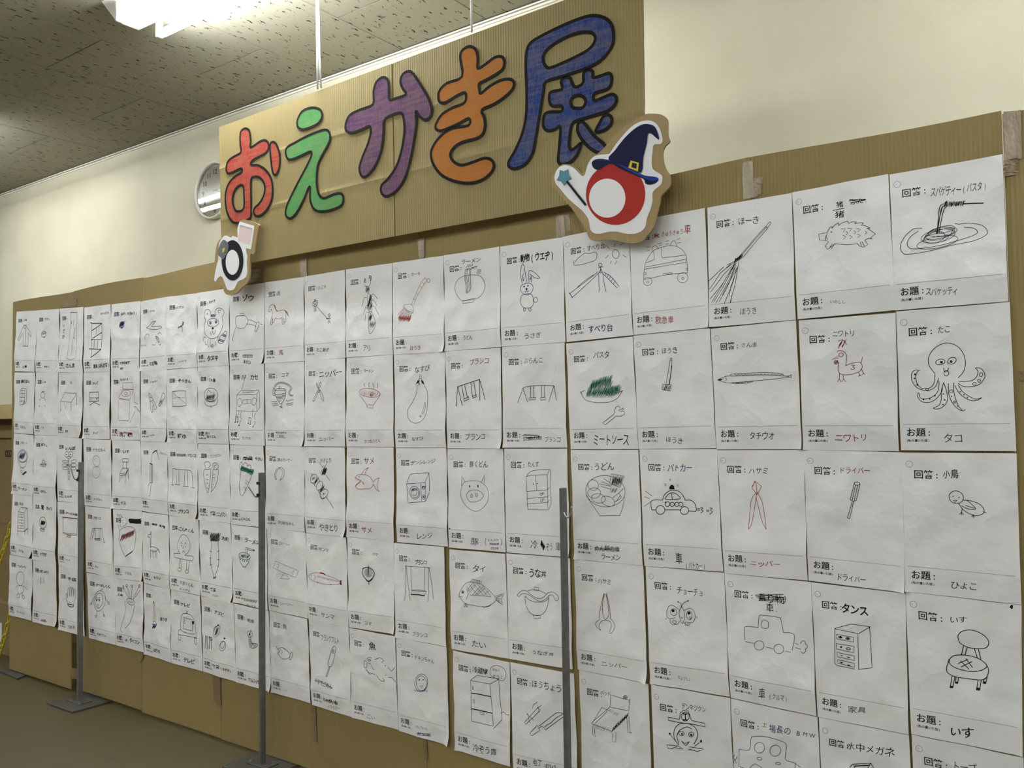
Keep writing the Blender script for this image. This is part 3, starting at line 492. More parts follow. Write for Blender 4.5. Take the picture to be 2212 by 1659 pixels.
M k 1|T 1008,478 1188,512 70 冷蔵庫;z 1030,490 1180,515 30 8
M k .8|o 1210,500 1240,445 1310,435 1380,470 1403,540 1370,615 1300,600 1225,555;T 1240,478 1325,492 34 れい;T 1238,555 1375,582 40 ぞうこ
M k .9|- 1003,1095 983,610 1210,652 1255,1157 1003,1095;- 983,610 1060,548 1318,595;- 1210,655 1305,605;1315,600 1320,760 1345,950 1362,1075;- 1362,1075 1258,1185;= 1005,675 1020,680 1025,725 1008,720;= 1015,835 1030,840 1032,880 1018,875;= 1090,985 1150,1000 1145,1020 1100,1010;1345,1000 1375,990 1410,1020 1440,1025
M k 2|- 998,760 1090,775 1218,803;- 1005,945 1090,965 1240,1002
M k 1|U 1010,1405 1300,1468 88 冷ぞう庫
=9,1|849,568 958.5,552.5 962.6,759.6 851.4,766.3|-|white sheet with a red-bristled broom with a jointed handle
H k 1|T 270,405 382,393 45 ホーキ
H m .7|433,440 380,520 300,690 268,765;455,475 410,540 330,680 300,765;- 433,440 458,475;- 405,500 425,520;- 370,540 395,560;- 328,620 350,640;- 288,690 315,708;@475,475 18,25 0;o 180,795 200,765 265,758 290,800 285,870 230,850
H k .8|190,792 230,835 285,855
H r .8|- 185,805 118,890;- 190,815 118,928;- 205,825 130,925;z 130,925 265,935 38 20;- 220,835 200,870;- 235,845 220,880;- 250,855 240,890;- 270,875 262,910;z 175,880 265,905 18 12
H m 1|U 262,1287 392,1277 50 ほうき
=9,2|852.3,766.8 961.5,759.6 964.8,967 855.4,967|-|white sheet with a big pale eggplant with a dark stalk
I p .9|T 310,325 492,298 68 なすび
I p .9|345,510 335,600 300,690 240,790 230,850 250,910 300,955 360,960 420,920 460,830 470,730 465,600 425,510;- 370,430 372,385 390,385 392,430;o 440,715 445,760 430,830 405,848 425,780;@390,880 9,9 0
I k .9|#320,515 350,455 375,450 365,480 340,490;#385,445 415,465 430,505 400,485;#360,480 375,485 365,520;350,455 380,430 415,465
I p .9|U 288,1152 428,1145 38 なすび
=9,3|856,968 964.8,967.6 969.3,1180.6 859,1170.7|-|white sheet with a blue microwave oven shaped like a box
J k .9|T 270,222 562,198 44 デンシレンジ
J b 1|220,455 245,400 270,358 350,345 485,340;- 487,342 440,450;- 210,472 442,455;- 218,470 240,697 450,680 445,455;- 488,345 495,555;- 495,570 452,675;@318,575 62,77 0;@320,580 45,55 0;z 285,545 345,540 18 7;295,600 330,610 345,570;- 392,465 402,675;@425,515 18,18 0;z 400,510 450,508 14 6;@428,627 18,24 0;.428,627 9
J p 1|U 340,1100 535,1085 72 レンジ
=9,4|851,1172.7 960,1181 965,1397 856.6,1376|-|white sheet with a single-seat swing drawn with a thick black seat edge
K k 1.6|T 315,245 462,248 48 ブランコ
K k .9|- 200,290 505,310;205,280 205,450 195,702;218,300 225,450 260,697;- 266,300 280,590;- 435,310 437,590;- 488,315 470,717;- 492,315 515,500 538,690;285,580 360,575 450,592;= 285,585 450,595 430,640 270,625
K k 2.4|- 270,630 350,632 430,644
K k .9|U 283,1097 468,1120 54 ブランコ
=9,5|856.6,1376 965.7,1398 971.5,1610.7 862.2,1578.7|-|white sheet with a small smiling oval face inked in blue
M b .9|T 305,330 548,385 52 ドキンちゃん
M b 1|@390,640 76,105 0;@392,645 60,88 0;.367,605 9;.412,605 8;= 372,680 415,676 397,702;z 310,732 460,742 8 6
M b 1|U 322,1155 470,1190 30 いちごちゃん
M b 1.2|U 345,1238 508,1262 34 ゲンキ;- 345,1240 505,1252;- 350,1255 505,1275
=8,1|747.6,582.4 847.5,568.4 850,766 749,772|-|white sheet with a long shaded ant standing upright
N b 1|T 1565,322 1612,318 70 あ
N k 1|T 1640,285 1700,280 85 り
N k .9|@1625,455 28,50 0;z 1605,455 1645,455 40 6;@1655,660 32,148 -6;z 1635,640 1660,650 110 5;z 1655,700 1680,710 60 4;o 1650,800 1700,805 1745,930 1745,1010 1680,1115 1650,1030;z 1655,860 1690,880 60 5;z 1665,970 1735,985 50 6;- 1665,548 1715,517 1780,592;- 1680,625 1715,605 1765,690;- 1695,705 1725,700 1800,828;- 1610,575 1575,570 1540,708;- 1625,690 1600,685 1562,828;- 1645,790 1605,792 1585,922;1645,405 1672,370 1678,250;- 1610,405 1580,400
N p 1|U 1560,1325 1672,1325 85 アリ
=8,2|749,773 850,766.5 852.2,965.4 749.8,964.7|-|white sheet with a footed noodle bowl drawn in red
O k .9|T 1563,280 1715,288 48 ラーメン
O r .9|@1655,612 155,65 5;- 1500,640 1615,788;- 1822,630 1705,800;- 1615,785 1625,835;- 1635,790 1705,797 1703,842 1645,838;z 1530,605 1780,620 30 10;z 1560,640 1760,640 22 7;@1690,635 22,25 0
O k .9|@1680,650 14,12 0;1582,470 1570,490 1582,520;1655,460 1640,485 1650,525;1715,465 1705,490 1725,510 1718,540;- 1778,465 1775,540
O r 1|U 1580,1342 1820,1328 52 きつねうどん
=8,3|750,966 851.2,966.5 852,1169 750.7,1159.3|-|white sheet with a red shark baring jagged teeth
P p 1|T 1568,245 1728,235 95 サメ
P r 1|1440,495 1480,455 1530,450 1580,452 1660,485 1710,560;1710,560 1740,525 1795,500;1795,500 1770,580 1772,650 1795,705;1795,705 1750,670 1712,595;1712,595 1665,655 1590,662 1500,665 1460,640 1445,615;- 1440,495 1530,540 1450,625;z 1450,515 1522,540 14 7;z 1452,608 1520,555 12 6;1535,445 1580,380 1640,345;1640,345 1605,390 1590,450;- 1545,550 1577,598 1555,575;z 1490,492 1510,482 8 3
P r 1|U 1540,1272 1708,1278 88 サメ
=8,4|750.7,1159.7 850.5,1169 855,1369.4 755,1355|-|white sheet with a bold spinning top ringed inside
Q k 1|T 1690,460 1778,468 40 コマ
Q k 2|o 1545,700 1570,670 1640,662 1700,690 1730,740 1715,800 1660,865 1600,835 1555,770;- 1648,640 1636,750;- 1645,870 1647,915
Q k 3|1605,842 1645,868 1698,828
Q k .9|@1640,740 62,60 0;@1638,740 46,45 0;@1636,740 30,30 0;@1634,742 16,18 0
Q k 1|U 1575,1482 1702,1500 58 コマ
=8,5|754.6,1356 854.3,1374.5 861.9,1576.4 761.8,1549.8|-|white sheet with a broken-line carp with a round open mouth
R k 1.1|T 1255,285 1330,292 84 魚
R p 1.1|@1213,498 20,42 0;@1260,452 18,9 0;1230,440 1255,420 1290,428;1240,485 1270,490 1300,545 1318,557;1215,555 1250,590 1325,612;1228,565 1250,600 1272,612;1325,445 1380,425 1420,447;- 1402,475 1425,455;- 1470,530 1510,578 1548,535;1345,625 1395,680 1437,685 1415,655;- 1478,645 1515,648 1560,698;.1440,515 5;.1445,620 5
R p 1|U 1225,1085 1328,1108 44 こい
=7,1|658.4,597.6 745.2,582.9 747.6,773 659,779.6|-|white sheet with a blue kite on a string held by a stick figure
N p 1|T 883,432 1015,402 54 たこ糸
N b 1.2|o 810,670 820,640 880,620 885,670 870,700 825,700;- 815,650 880,692;- 882,640 830,692;@848,617 10,17 0;- 833,710 835,785;- 848,710 850,780;- 865,705 862,780;- 880,710 1030,890;@1058,835 14,18 0;- 1058,855 1057,920;- 1035,885 1082,878;- 1055,920 1055,962;- 1057,920 1078,952;#1012,878 1040,880 1033,905
N k 1.1|U 872,1357 1050,1350 52 たこあげ
=7,2|659,779.5 745.6,773.7 747.6,964.7 659.8,964|-|white sheet with small nippers under a large kana title
O k 1|T 900,345 1240,300 88 ニッパー
O k 1|870,465 870,510 890,548;865,465 880,510 898,540;922,452 938,480 900,548;920,455 905,500 895,540;900,548 850,640 805,735;915,570 870,650 835,725 808,738;915,570 935,660 962,742;905,545 960,640 975,740
O k 1.5|= 880,605 903,565 915,605
O p 1|U 898,1308 1130,1290 58 ニッパー
=7,3|659,965.5 745.6,966.5 749,1160.8 661.3,1150.2|-|white sheet with a thick grilled chicken skewer slanting down
P p 1|T 908,242 1090,232 66 やきとり
P k 1.2|@815,510 42,72 20;@905,615 40,70 20;@975,735 50,70 20;- 870,480 905,545;- 800,570 850,630;- 945,610 985,670;- 885,690 925,750;z 830,580 880,520 30 6;z 915,700 965,640 30 6;z 800,510 830,510 20 4;z 960,740 990,740 20 4;- 1005,785 1122,952;- 785,440 800,462;920,770 940,815 985,800
P k 1.1|z 945,400 1000,400 60 12;- 900,265 950,350;- 1022,258 985,340;- 1000,455 1052,535;- 940,380 915,432;- 945,345 968,315 985,345
P k 1|U 912,1235 1190,1248 92 やきとり
=7,4|662,1151 749.2,1161 753.9,1355.7 666.3,1336.9|-|white sheet with a brown-striped saury with a dark back fin
Q k 1|T 893,385 1038,408 58 サンマ
Q m .9|745,800 760,765 820,745 900,742 1010,775 1120,820 1210,865;1215,905 1180,915 1100,920 980,905 860,875 780,840 745,800;830,770 848,800 835,845;#1205,865 1240,840 1230,875 1242,932 1210,912
Q r 1|#900,742 932,732 980,748 1005,770;z 880,792 1180,872 14 30
Q k 1|.783,785 6;.885,882 8;.1075,918 7
Q p 1|U 940,1360 1142,1402 72 サンマ
=7,5|667.3,1337 754,1355.6 761.3,1548.9 675.4,1522.3|-|white sheet with a sausage on a stick above a smudged line
R k .9|T 712,188 912,238 68 フランクフルト
R k 1|o 850,300 872,297 880,330 860,430 830,520 805,520 792,495 815,400 835,330;- 845,330 867,340;- 843,342 865,352;- 840,352 862,362;- 836,365 858,375;805,525 785,590 770,632;- 770,632 783,640;812,530 795,600 783,640
R p 1.2|T 640,675 845,755 52 下手でごめん;- 640,680 700,690 850,765
R k 1.4|U 735,890 908,935 42 じゃがいも;z 740,895 900,935 12 10
R k .9|U 790,975 928,1000 38 ドライバー
=6,1|572.7,610.3 657.2,598.3 657.6,780 573.3,785.4|-|white sheet with a small horse with a brown mane
N p 1|T 272,510 322,505 72 馬
N m .9|190,745 165,785 148,775 155,720 180,685 215,678 245,700 270,770 350,760 390,765 430,800;190,745 205,820 185,965 210,965 218,885;215,885 210,940 235,940 248,875;248,875 300,890 345,870;345,870 350,965 375,955 372,880;372,935 400,930 402,790;165,722 178,715
N r 2|230,685 250,740 275,780;- 390,765 432,830
N m 1|- 400,780 440,850;- 405,790 435,840
N r 1|U 308,1400 375,1395 84 馬
=6,2|573.3,785.7 657.2,780.5 658.8,964 574.2,962.5|-|white sheet with a spinning top and its whip over ripples
O k 1|T 333,348 445,340 62 コマ
O p 1.2|245,575 250,640 285,720 330,775 375,720 402,640 400,565;240,575 270,555 320,545 370,548 398,565;- 245,580 320,572 398,575;248,635 330,635 402,618;262,660 320,662 392,650;270,685 330,680 385,670;- 290,705 360,695;- 305,735 330,733;- 333,775 335,825;- 318,515 320,555;245,655 215,640 215,560 250,490 320,455 400,465 470,510 488,550 460,600 470,640 508,648;238,640 232,560 270,495 330,470 400,482 455,520 472,550 446,600 458,648 500,662;190,740 215,750 240,740 278,742;195,775 220,782 245,770 280,770;205,805 230,805 260,795 295,797;410,725 440,735 470,720 510,715;410,780 440,770 480,768 508,755;415,798 440,792 480,795 508,782
O k 2|- 320,820 350,830;- 318,515 318,555
O k 1.5|U 260,1203 428,1207 28 昔ながらのおもちゃ
O k 1|U 268,1258 415,1265 46 こま回し
=6,3|574.2,963 658.7,964.3 660,1149.2 575.2,1141.6|-|white sheet with a plain horseshoe
P m 1|T 285,228 510,238 52 馬のてーてー
P p 1.1|245,520 232,480 245,400 280,355 320,342 370,365 393,420 375,490 320,535;262,520 250,470 275,390 315,362 355,390 360,440 345,490 322,532;- 245,520 262,522;- 320,535 335,530
P p 1.1|U 292,1158 535,1188 48 ひづめちゃん
=6,4|577,1140.8 661.3,1150.3 666.3,1336 582.4,1318|-|white sheet with a seesaw tilting on a triangle
Q p 1|T 315,290 470,325 48 シーソー
Q p .9|= 245,563 592,710 550,812 210,668;= 390,742 322,828 462,835;265,605 290,615 290,655 268,663;530,710 508,725 505,755 520,770
Q p 1|U 322,1195 515,1222 42 シーソー
=6,5|582.5,1319 665.4,1337 672,1518.9 588.5,1495|-|white sheet with a small fish snapping its open jaws
R p 1|T 268,68 318,78 62 魚
R p 1.1|218,325 245,312 275,310 320,345 355,388 335,430 280,435 240,400 212,365;- 200,292 218,328 240,340 222,372;- 225,345 232,372 240,350;@365,405 13,45 8;270,308 300,330 330,350;255,335 270,360 262,385;.245,330 4
R l 1|U 278,790 328,800 20 バス
=5,1|496.7,622 571.7,611 572,785.6 497,789.4|-|white sheet with a round pitcher-like elephant with a long nozzle trunk
S p 1.2|T 1655,405 1850,395 92 ゾウ
S p 1.1|o 1550,710 1580,685 1690,680 1735,740 1730,800 1680,870 1610,885 1560,850 1545,780;= 1615,642 1680,645 1680,682 1615,680;1735,745 1800,750 1860,780 1890,800;1715,810 1790,815 1840,830 1880,852;o 1890,800 1920,785 1935,800 1885,925 1862,915 1872,850;1550,860 1520,950 1505,1030;z 1493,1040 1503,1080 10 4;- 1955,812 1982,820
S p 1.3|= 1665,1300 1820,1300 1815,1340 1665,1340;- 1660,1318 1820,1318;- 1740,1300 1740,1352;- 1700,1300 1710,1340;U 1672,1412 1790,1420 46 あうじょ
=5,2|497.3,788.6 572,785.2 573,962.8 497.7,960|-|white sheet with a radio cassette player pouring out music notes
T p 1.1|T 1638,300 1712,295 72 ラジ;T 1785,292 1910,290 80 カセ
T p 1|= 1565,577 1885,567 1890,842 1565,827;- 1565,577 1630,507 1925,500 1885,567;- 1927,503 1945,765 1890,840;@1617,695 33,65 0;@1840,680 38,60 10;= 1665,655 1785,650 1785,715 1665,720;- 1725,655 1725,715;- 1640,490 1705,255;z 1650,535 1835,532 9 14;1570,840 1575,880 1568,900;1610,840 1605,890;1650,840 1630,890 1645,960;1825,800 1815,870 1820,930;1870,860 1850,920 1860,970;1640,975 1625,1020 1610,1060;1850,1000 1865,1020 1832,1080
T p 1.4|- 1560,915 1595,915 1590,1000;- 1562,915 1555,1005;- 1575,940 1590,940;.1552,1012 9;.1585,1008 9;- 1765,938 1800,945 1790,1030;- 1768,938 1762,1025;.1760,1030 9;.1787,1042 9;.1608,1062 10;.1832,1082 9
T l 1.2|U 1655,1262 1795,1268 42 ラジカセ
=5,3|497.7,961 570.6,962.8 575.3,1139.5 499.8,1132|-|white sheet with a white radish with green leaves beside the pole top
U k 1.4|T 1670,450 1815,442 64 野菜;- 1665,440 1820,435;- 1668,462 1815,458;- 1670,425 1815,470
U p 1.3|T 1855,448 1985,462 50 やさい
U p 1.2|1638,640 1700,645 1795,702;1798,700 1800,740 1740,890 1680,1020 1660,1037 1635,990 1625,860 1630,700 1638,640;1638,640 1615,580 1625,520 1645,500 1665,545;1672,545 1700,512 1735,535 1740,575;1740,570 1770,545 1795,570 1795,615;1798,620 1840,625 1830,680 1797,705
U g 1.4|z 1635,590 1825,665 40 30;z 1650,600 1810,650 30 22
U k 1|- 1720,790 1765,835;- 1710,825 1750,867;- 1690,895 1725,925
U k 1.1|U 1642,1400 1795,1415 44 にんじん
=5,4|500,1132.5 576,1142 580,1318.4 505.7,1300.7|-|white sheet with a small green bowl with a spoon standing in it
V p 1.2|T 1700,485 1930,535 72 ラーメン
V g 1.3|@1695,745 97,55 12;1600,730 1630,850 1680,915;1790,770 1770,840 1712,915;- 1670,915 1715,920;z 1625,740 1770,755 32 14;- 1720,605 1728,705;- 1720,605 1845,645;- 1745,640 1745,712;- 1745,640 1845,662;.1845,652 14;.1630,795 9;.1665,815 9;.1695,825 9;.1730,828 9;.1755,820 9;.1655,740 14;.1755,755 9
V g 2|z 1682,1437 1888,1468 22 12
V p 1.2|U 1718,1522 1870,1545 36 ラーメン
=5,5|506,1303 580.5,1320 589,1495 511.6,1473.4|-|white sheet with an L-shaped caterpillar with big eyes
W p 1.2|T 1728,622 1848,640 52 毛虫
W b 1.2|@1752,835 23,40 0;@1802,840 23,40 0;1765,880 1765,960 1790,1050 1830,1070 1880,1050 1900,1020 1890,1000 1830,990 1805,960 1800,880;- 1765,905 1800,900;- 1765,935 1802,925;- 1770,965 1808,950;- 1775,995 1812,970;- 1785,1020 1820,985;- 1800,1050 1830,990;- 1825,1068 1845,992;- 1850,1062 1860,995;- 1875,1050 1878,1000;- 1775,780 1785,800 1800,775
W k 1.5|.1775,845 15
W p 1.2|U 1752,1560 1925,1612 56 ケムンパ
=4,1|427.5,633 496,622.3 496,789.4 427,792.8|-|white sheet with a bear-like raccoon dog with a striped tail
S p 1.1|T 1122,468 1228,440 42 たぬき
S p 1.3|o 1075,750 1050,680 1070,600 1115,580 1150,610 1160,680 1190,660 1220,680 1222,600 1270,560 1330,570 1362,610 1360,660 1335,700 1348,780 1345,850 1320,930 1290,1000 1240,1035 1170,1045 1100,1010 1060,940 1050,850;@1195,790 87,70 -8;1320,595 1285,590 1270,610 1290,640;1110,640 1098,650 1108,665;1155,925 1165,970 1185,975 1200,925 1212,970 1232,970 1240,910;o 1292,1105 1310,1030 1370,940 1400,930 1412,960 1380,1070 1340,1122;1125,1055 1118,1120 1145,1180;1160,1060 1160,1120 1175,1170;1252,1090 1250,1130 1240,1160;@1197,1162 16,24 0;.1197,1162 8;1040,1080 1035,1050 1055,1020 1080,1030;1065,1090 1080,1135 1105,1140;1285,1015 1285,1060 1290,1105
S b 1.6|@1155,790 14,24 0;.1155,795 10;@1243,775 15,24 0;.1243,780 10;.1197,882 18;z 1165,680 1230,678 26 9;- 1350,965 1410,1000;- 1340,985 1400,1015;- 1370,970 1365,1010;- 1390,980 1380,1015;- 1305,1050 1375,1080;- 1300,1070 1365,1095;- 1320,1050 1315,1080;- 1350,1065 1340,1095
S p 1.3|U 1115,1362 1285,1345 72 タヌキ
=4,2|427.5,793.3 495.7,789.6 496.3,959.5 427.5,958|-|white sheet with a round fishbowl-like steaming pot scribbled inside
T p 1.4|T 1122,332 1192,340 52 じゃ
T b 1.6|T 1195,342 1245,345 62 魚
T p 1.3|@1160,572 112,106 0;1055,680 1070,720 1100,745 1160,755 1230,740 1262,700 1272,640;1060,650 1100,675 1180,685 1230,670;z 1090,620 1215,600 42 14;1120,500 1095,570 1110,640;1195,530 1215,590 1190,650;- 1120,500 1180,545;- 1148,755 1155,772 1178,772 1182,755;z 1080,640 1210,655 16 10
T p 1.3|U 1078,1185 1150,1190 40 きつ;U 1098,1238 1242,1245 40 ねうどん
=4,3|428,958.8 496.7,960 499.4,1130.5 431.3,1122.6|-|white sheet with two carrots side by side
U l 1.4|T 1140,410 1328,392 42 ニンジン
U p 1.2|1045,625 1042,720 1070,880 1105,995 1130,880 1148,720 1148,612;- 1045,625 1148,612;- 1185,625 1275,622;1275,625 1265,720 1220,880 1155,985;1185,625 1180,740 1165,860 1157,980;1070,610 1065,570 1050,540 1060,505 1105,498 1140,530 1130,565 1105,600;1200,615 1185,560 1190,525 1240,515 1275,540 1272,590 1240,615;1220,600 1215,560 1250,545;- 1078,705 1110,705;- 1085,775 1115,785;- 1090,835 1110,840;- 1090,915 1125,925;- 1195,700 1222,705;- 1180,748 1215,750;- 1180,860 1195,862
U p 1.3|U 1150,1318 1430,1350 62 野菜(ニンジン)
=4,4|431.8,1122.4 499.4,1131 505,1302.8 435.6,1287|-|white sheet with a long white radish with bushy shaded leaves
V p 1.5|T 1318,448 1440,485 66 大根
V p 1.2|z 1140,425 1290,430 60 18;z 1145,470 1290,480 35 16;1160,510 1155,700 1160,880 1190,1000 1212,1085;1265,510 1275,700 1265,900 1240,1010 1225,1085;- 1135,665 1170,675;- 1250,675 1290,658;- 1140,775 1165,780;- 1255,800 1285,805;- 1148,888 1178,880;- 1250,900 1270,915;z 1200,1090 1240,1085 18 7
V k 2|z 1150,495 1270,495 18 14
V p 1.3|U 1152,1278 1248,1285 64 野菜
V l 1.2|U 1175,1362 1290,1380 32 (だいこん)
=4,5|436,1287.5 505.5,1302.5 511.3,1472.7 439.7,1450.3|-|white sheet with grey eggplants and upright pencil bars
W p 1.2|T 1210,488 1360,538 58 ナスビ
W p 1.1|@1255,800 45,95 20;.1277,700 12;@1350,1035 50,75 15;@1350,1010 30,60 15;.1375,912 14;z 1240,800 1270,800 70 4;1205,800 1215,740 1290,700
W p 1.6|- 1075,870 1065,1070;- 1090,870 1085,1075;- 1105,875 1108,1085;- 1138,900 1138,1075;- 1150,900 1152,1075;- 1170,900 1180,1085;@1170,920 15,25 0;.1140,890 12
W p 1.3|U 1188,1342 1310,1375 60 野菜;U 1320,1380 1485,1440 40 (なすび)
=3,1|360.4,641.3 427.2,633.7 427,793.4 361.7,797.8|-|white sheet with tiny scissors drawn alone mid-page
S l 1.3|T 605,548 730,540 38 ハサミ
S p 1.8|690,930 700,880 680,840 630,880;685,850 715,780 700,830 680,855;- 640,860 690,850;700,780 718,785 710,830
S l 1.2|U 648,1420 775,1392 24 ハサミ
=3,2|362,798.7 427,794 427.2,957.8 362.7,956|-|white sheet with a square folded cloth
T p 1.4|T 632,345 838,358 54 ぞうきん
T l 1.3|- 555,525 550,760;- 752,515 762,745;- 555,545 650,615 755,720;- 560,628 650,618 742,622;- 555,525 660,515 750,515
T p 1.5|- 550,522 660,510 752,515;- 550,757 660,762 760,745;.655,617 6
T p 1.3|U 638,1228 775,1238 70 雑巾
=3,3|362.7,956 427.2,957.8 430.2,1122 364.8,1113|-|white sheet with a pale swing set on long straight legs
U p 1.3|T 612,388 940,402 44 公園の遊具(ブランコ)
U p 1.2|550,605 700,622 800,632 835,645 855,700 875,900;- 550,605 540,868;- 602,612 610,860;- 650,618 650,865;- 745,632 740,885;- 788,638 785,888
U k 1.2|- 520,865 562,868;- 585,857 672,868;- 722,890 740,884 812,890;- 850,903 905,912
U p 1.4|U 638,1290 815,1288 54 ブランコ
=3,4|365.5,1113.8 430.2,1121.4 434.3,1286.5 369,1272.2|-|white sheet with an oval-headed figure with a slab body on two legs
V p 1.2|T 640,308 895,350 62 ごんぬくん
V p 1.2|665,705 630,640 625,540 660,440 715,402 780,430 825,520 825,620 790,690 740,730;670,555 680,525 700,552;735,560 750,530 772,558;- 712,585 705,612 718,620;705,690 720,660 738,695;- 560,700 665,705;- 740,735 870,745;870,745 885,780 860,820 840,820;- 840,820 570,768 565,705;- 650,790 648,930;- 675,792 682,930;- 770,805 770,960;- 812,815 805,965;@655,960 30,28 0;@780,990 28,28 0
V p 1.6|.685,580 7;.752,597 7;.715,605 5
V l 1.5|U 655,1160 880,1212 54 テネリくん;U 665,1262 825,1300 34 にんげん
=3,5|369.4,1273.3 434.5,1286.9 438.3,1450 372.6,1432|-|white sheet with an old television on a low stand
W k 1.3|T 675,362 820,398 50 テレビ
W k 1.2|o 680,560 720,520 790,520 850,550 890,620 905,700 905,830 860,845 770,825 700,795 675,740;= 712,580 862,612 858,795 715,760;675,770 648,785 640,840;- 640,845 740,870 940,910;- 940,910 920,820;= 645,850 685,857 685,940 648,930;= 885,905 932,912 930,1012 888,995;- 760,465 787,512;- 803,470 750,520
W k 2|#862,632 890,640 886,690 862,685;.735,612 7;.733,635 7;.735,670 7
W k 1.2|U 722,1245 895,1285 64 テレビ
=2,1|304.5,651.7 360,641.5 361.7,797.5 304,801.6|-|white sheet with a flying fish leaping above small waves
S l 1.5|T 182,612 270,600 28 とびうお
S p 1.4|130,870 160,850 200,810 240,775 285,765;285,765 240,810 210,848;- 210,850 370,842 375,870;130,872 160,888 230,895 310,895 360,880 375,865;105,1050 115,1000 145,970 178,1000;320,970 345,945 375,975;o 280,1005 325,1030 335,1105 310,1080 290,1040;z 285,1025 325,1050 20 5;z 35,1155 125,1150 12 4;z 215,1140 270,1145 10 4;z 335,1145 362,1140 8 2
S p 1.8|U 172,1440 308,1430 54 とび魚
=2,2|304.7,800.8 361.3,797.4 362.4,954.7 305.7,953.4|-|white sheet with grey nippers shown closed and open
T p 1.3|T 182,372 305,358 30 ニッパー
T p 1.4|160,548 185,555 215,620 240,665 270,720 278,795 250,800 240,745 215,760 230,830 208,850 185,780 180,680 160,548;180,610 205,620;180,680 235,660;235,745 220,700;390,545 420,560 430,600 400,660 355,740 328,752 325,720 350,660 370,590 390,545;- 345,670 380,700;z 335,720 380,660 16 6
T p 1.3|U 172,1222 275,1215 28 ニッパー
=2,3|305.7,953.7 362.4,955 364.4,1112.4 307.5,1103.6|-|white sheet with a driver tool with a bold hooked top
U l 1.4|T 340,355 455,385 36 ドライバー
U k 3|220,362 250,332 285,318;- 185,525 225,540;- 222,545 222,830
U p 1.3|- 210,380 205,520;285,320 310,400 322,465;- 190,548 190,820;- 185,830 228,833;- 185,832 165,882;- 207,840 205,1030;- 185,1038 208,1042;- 275,320 300,380
=2,4|308,1105.7 364.4,1113 368.2,1272.3 310.9,1259|-|white sheet with a small giraffe with a stiff neck
V p 1.6|T 218,232 305,245 42 キリ;- 218,232 305,240;- 220,245 305,252;T 340,262 425,285 44 動物
V p 1.4|- 195,430 205,605;- 213,395 213,600;200,355 205,385 212,395 175,405 158,440 190,445;210,355 208,385;205,600 260,598 312,630 300,662 250,662 210,650;- 207,645 205,765;- 240,660 243,775;- 262,662 262,700;- 282,662 280,775;- 298,662 305,782
V k 1.8|312,628 328,650 340,690
V p 1.4|U 258,1082 370,1102 44 キリン
=2,5|311.3,1259.7 368.8,1272.6 371.9,1431.3 313.8,1413|-|white sheet with a narrow upright broom with a blue brush
W p 1.4|T 352,598 460,622 50 ほうき
W m 1.2|- 238,345 252,640;- 262,345 268,632;235,685 238,655 260,640 282,655 290,690
W b 1.5|z 232,722 288,722 32 10;- 232,690 290,692
W k 1.5|.250,325 8;.250,345 8
W p 1.4|U 248,1098 358,1122 58 ほうき
=e,1|242,657.5 303.6,650.4 303,801.3 240.8,803|-|white sheet with a tiny dark blue hot-air balloon
X p 1.6|T 1868,395 2118,375 44 気球(ききゅう)
X b 1.8|z 1845,570 1908,545 45 9;@1875,568 38,52 15
X k 2|.1873,612 12
X k 1.6|U 1842,1178 2008,1165 44 世界の気球;U 1848,1265 1905,1265 36 旅行
=e,2|240.6,802.6 303,801.3 304.3,950.5 240.6,950.2|-|white sheet with a faint reddish washing machine with its lid up
Y p 1.8|T 1852,260 1968,252 32 せんたくき
Y l 1.3|= 1885,310 2050,305 2060,412 1888,408;- 1815,575 1820,900;- 1995,590 1990,905;- 2065,450 2070,620 2140,650;- 2090,760 2000,950
Y p 1.3|- 1890,410 2060,415;- 1842,908 1985,912
Y m 1.1|= 1890,412 2060,418 1995,590 1815,555;@1940,478 70,50 0;@1940,478 28,20 0;z 1830,565 1985,575 16 12;z 2075,705 2160,765 20 6;2070,690 2110,700 2165,780
Y m 1.6|U 1838,1125 2048,1135 70 洗濯機
=e,3|242.6,950.3 305,951.7 307,1103.3 244,1098.2|-|white sheet with a neat slim dining chair
Z p 1.6|T 1890,335 1995,338 52 いす
Z k 1.5|= 1880,462 1895,444 1985,448 1980,505 1888,500;- 1897,505 1900,600;- 1955,505 1960,595;= 1890,600 1985,600 1945,695 1838,685;- 1838,690 1840,712 1945,715 1985,605;- 1847,712 1845,822;- 1885,715 1887,762;- 1937,715 1938,830;- 1980,612 1988,765
Z p 1.6|U 1862,1145 1955,1155 52 イス
=e,4|245.3,1099.6 307.7,1103.7 309,1255.3 248,1249.2|-|white sheet with a black redaction bar over a steaming red-brown bowl
a l 1.6|T 1785,388 1890,412 48 うどん
a k 1|#1985,455 2010,442 2100,450 2190,445 2170,465 2192,480 2175,500 2185,525 2100,525 2050,518 2010,520 1990,490
a p 1.1|1840,720 1850,640 1900,590 1980,570 2060,590 2100,650 2090,800 2050,960 1940,1045;1840,720 1835,800 1880,940 1940,1045;1820,540 1840,600 1850,650;1860,470 1855,540 1880,600;1940,420 1965,480 1940,540 1890,570
a m 1.4|z 1860,760 2075,670 55 16;z 1880,720 2060,650 30 12
a p 3|- 1940,1045 2045,965
a l 1.6|U 1925,1300 2042,1325 38 うどん
=e,5|248,1249 309,1256.5 312.5,1409 252,1393.5|-|white sheet with a long radish with wide spreading leaves, bottom row
b p 1.4|T 1810,690 1895,715 48 人参
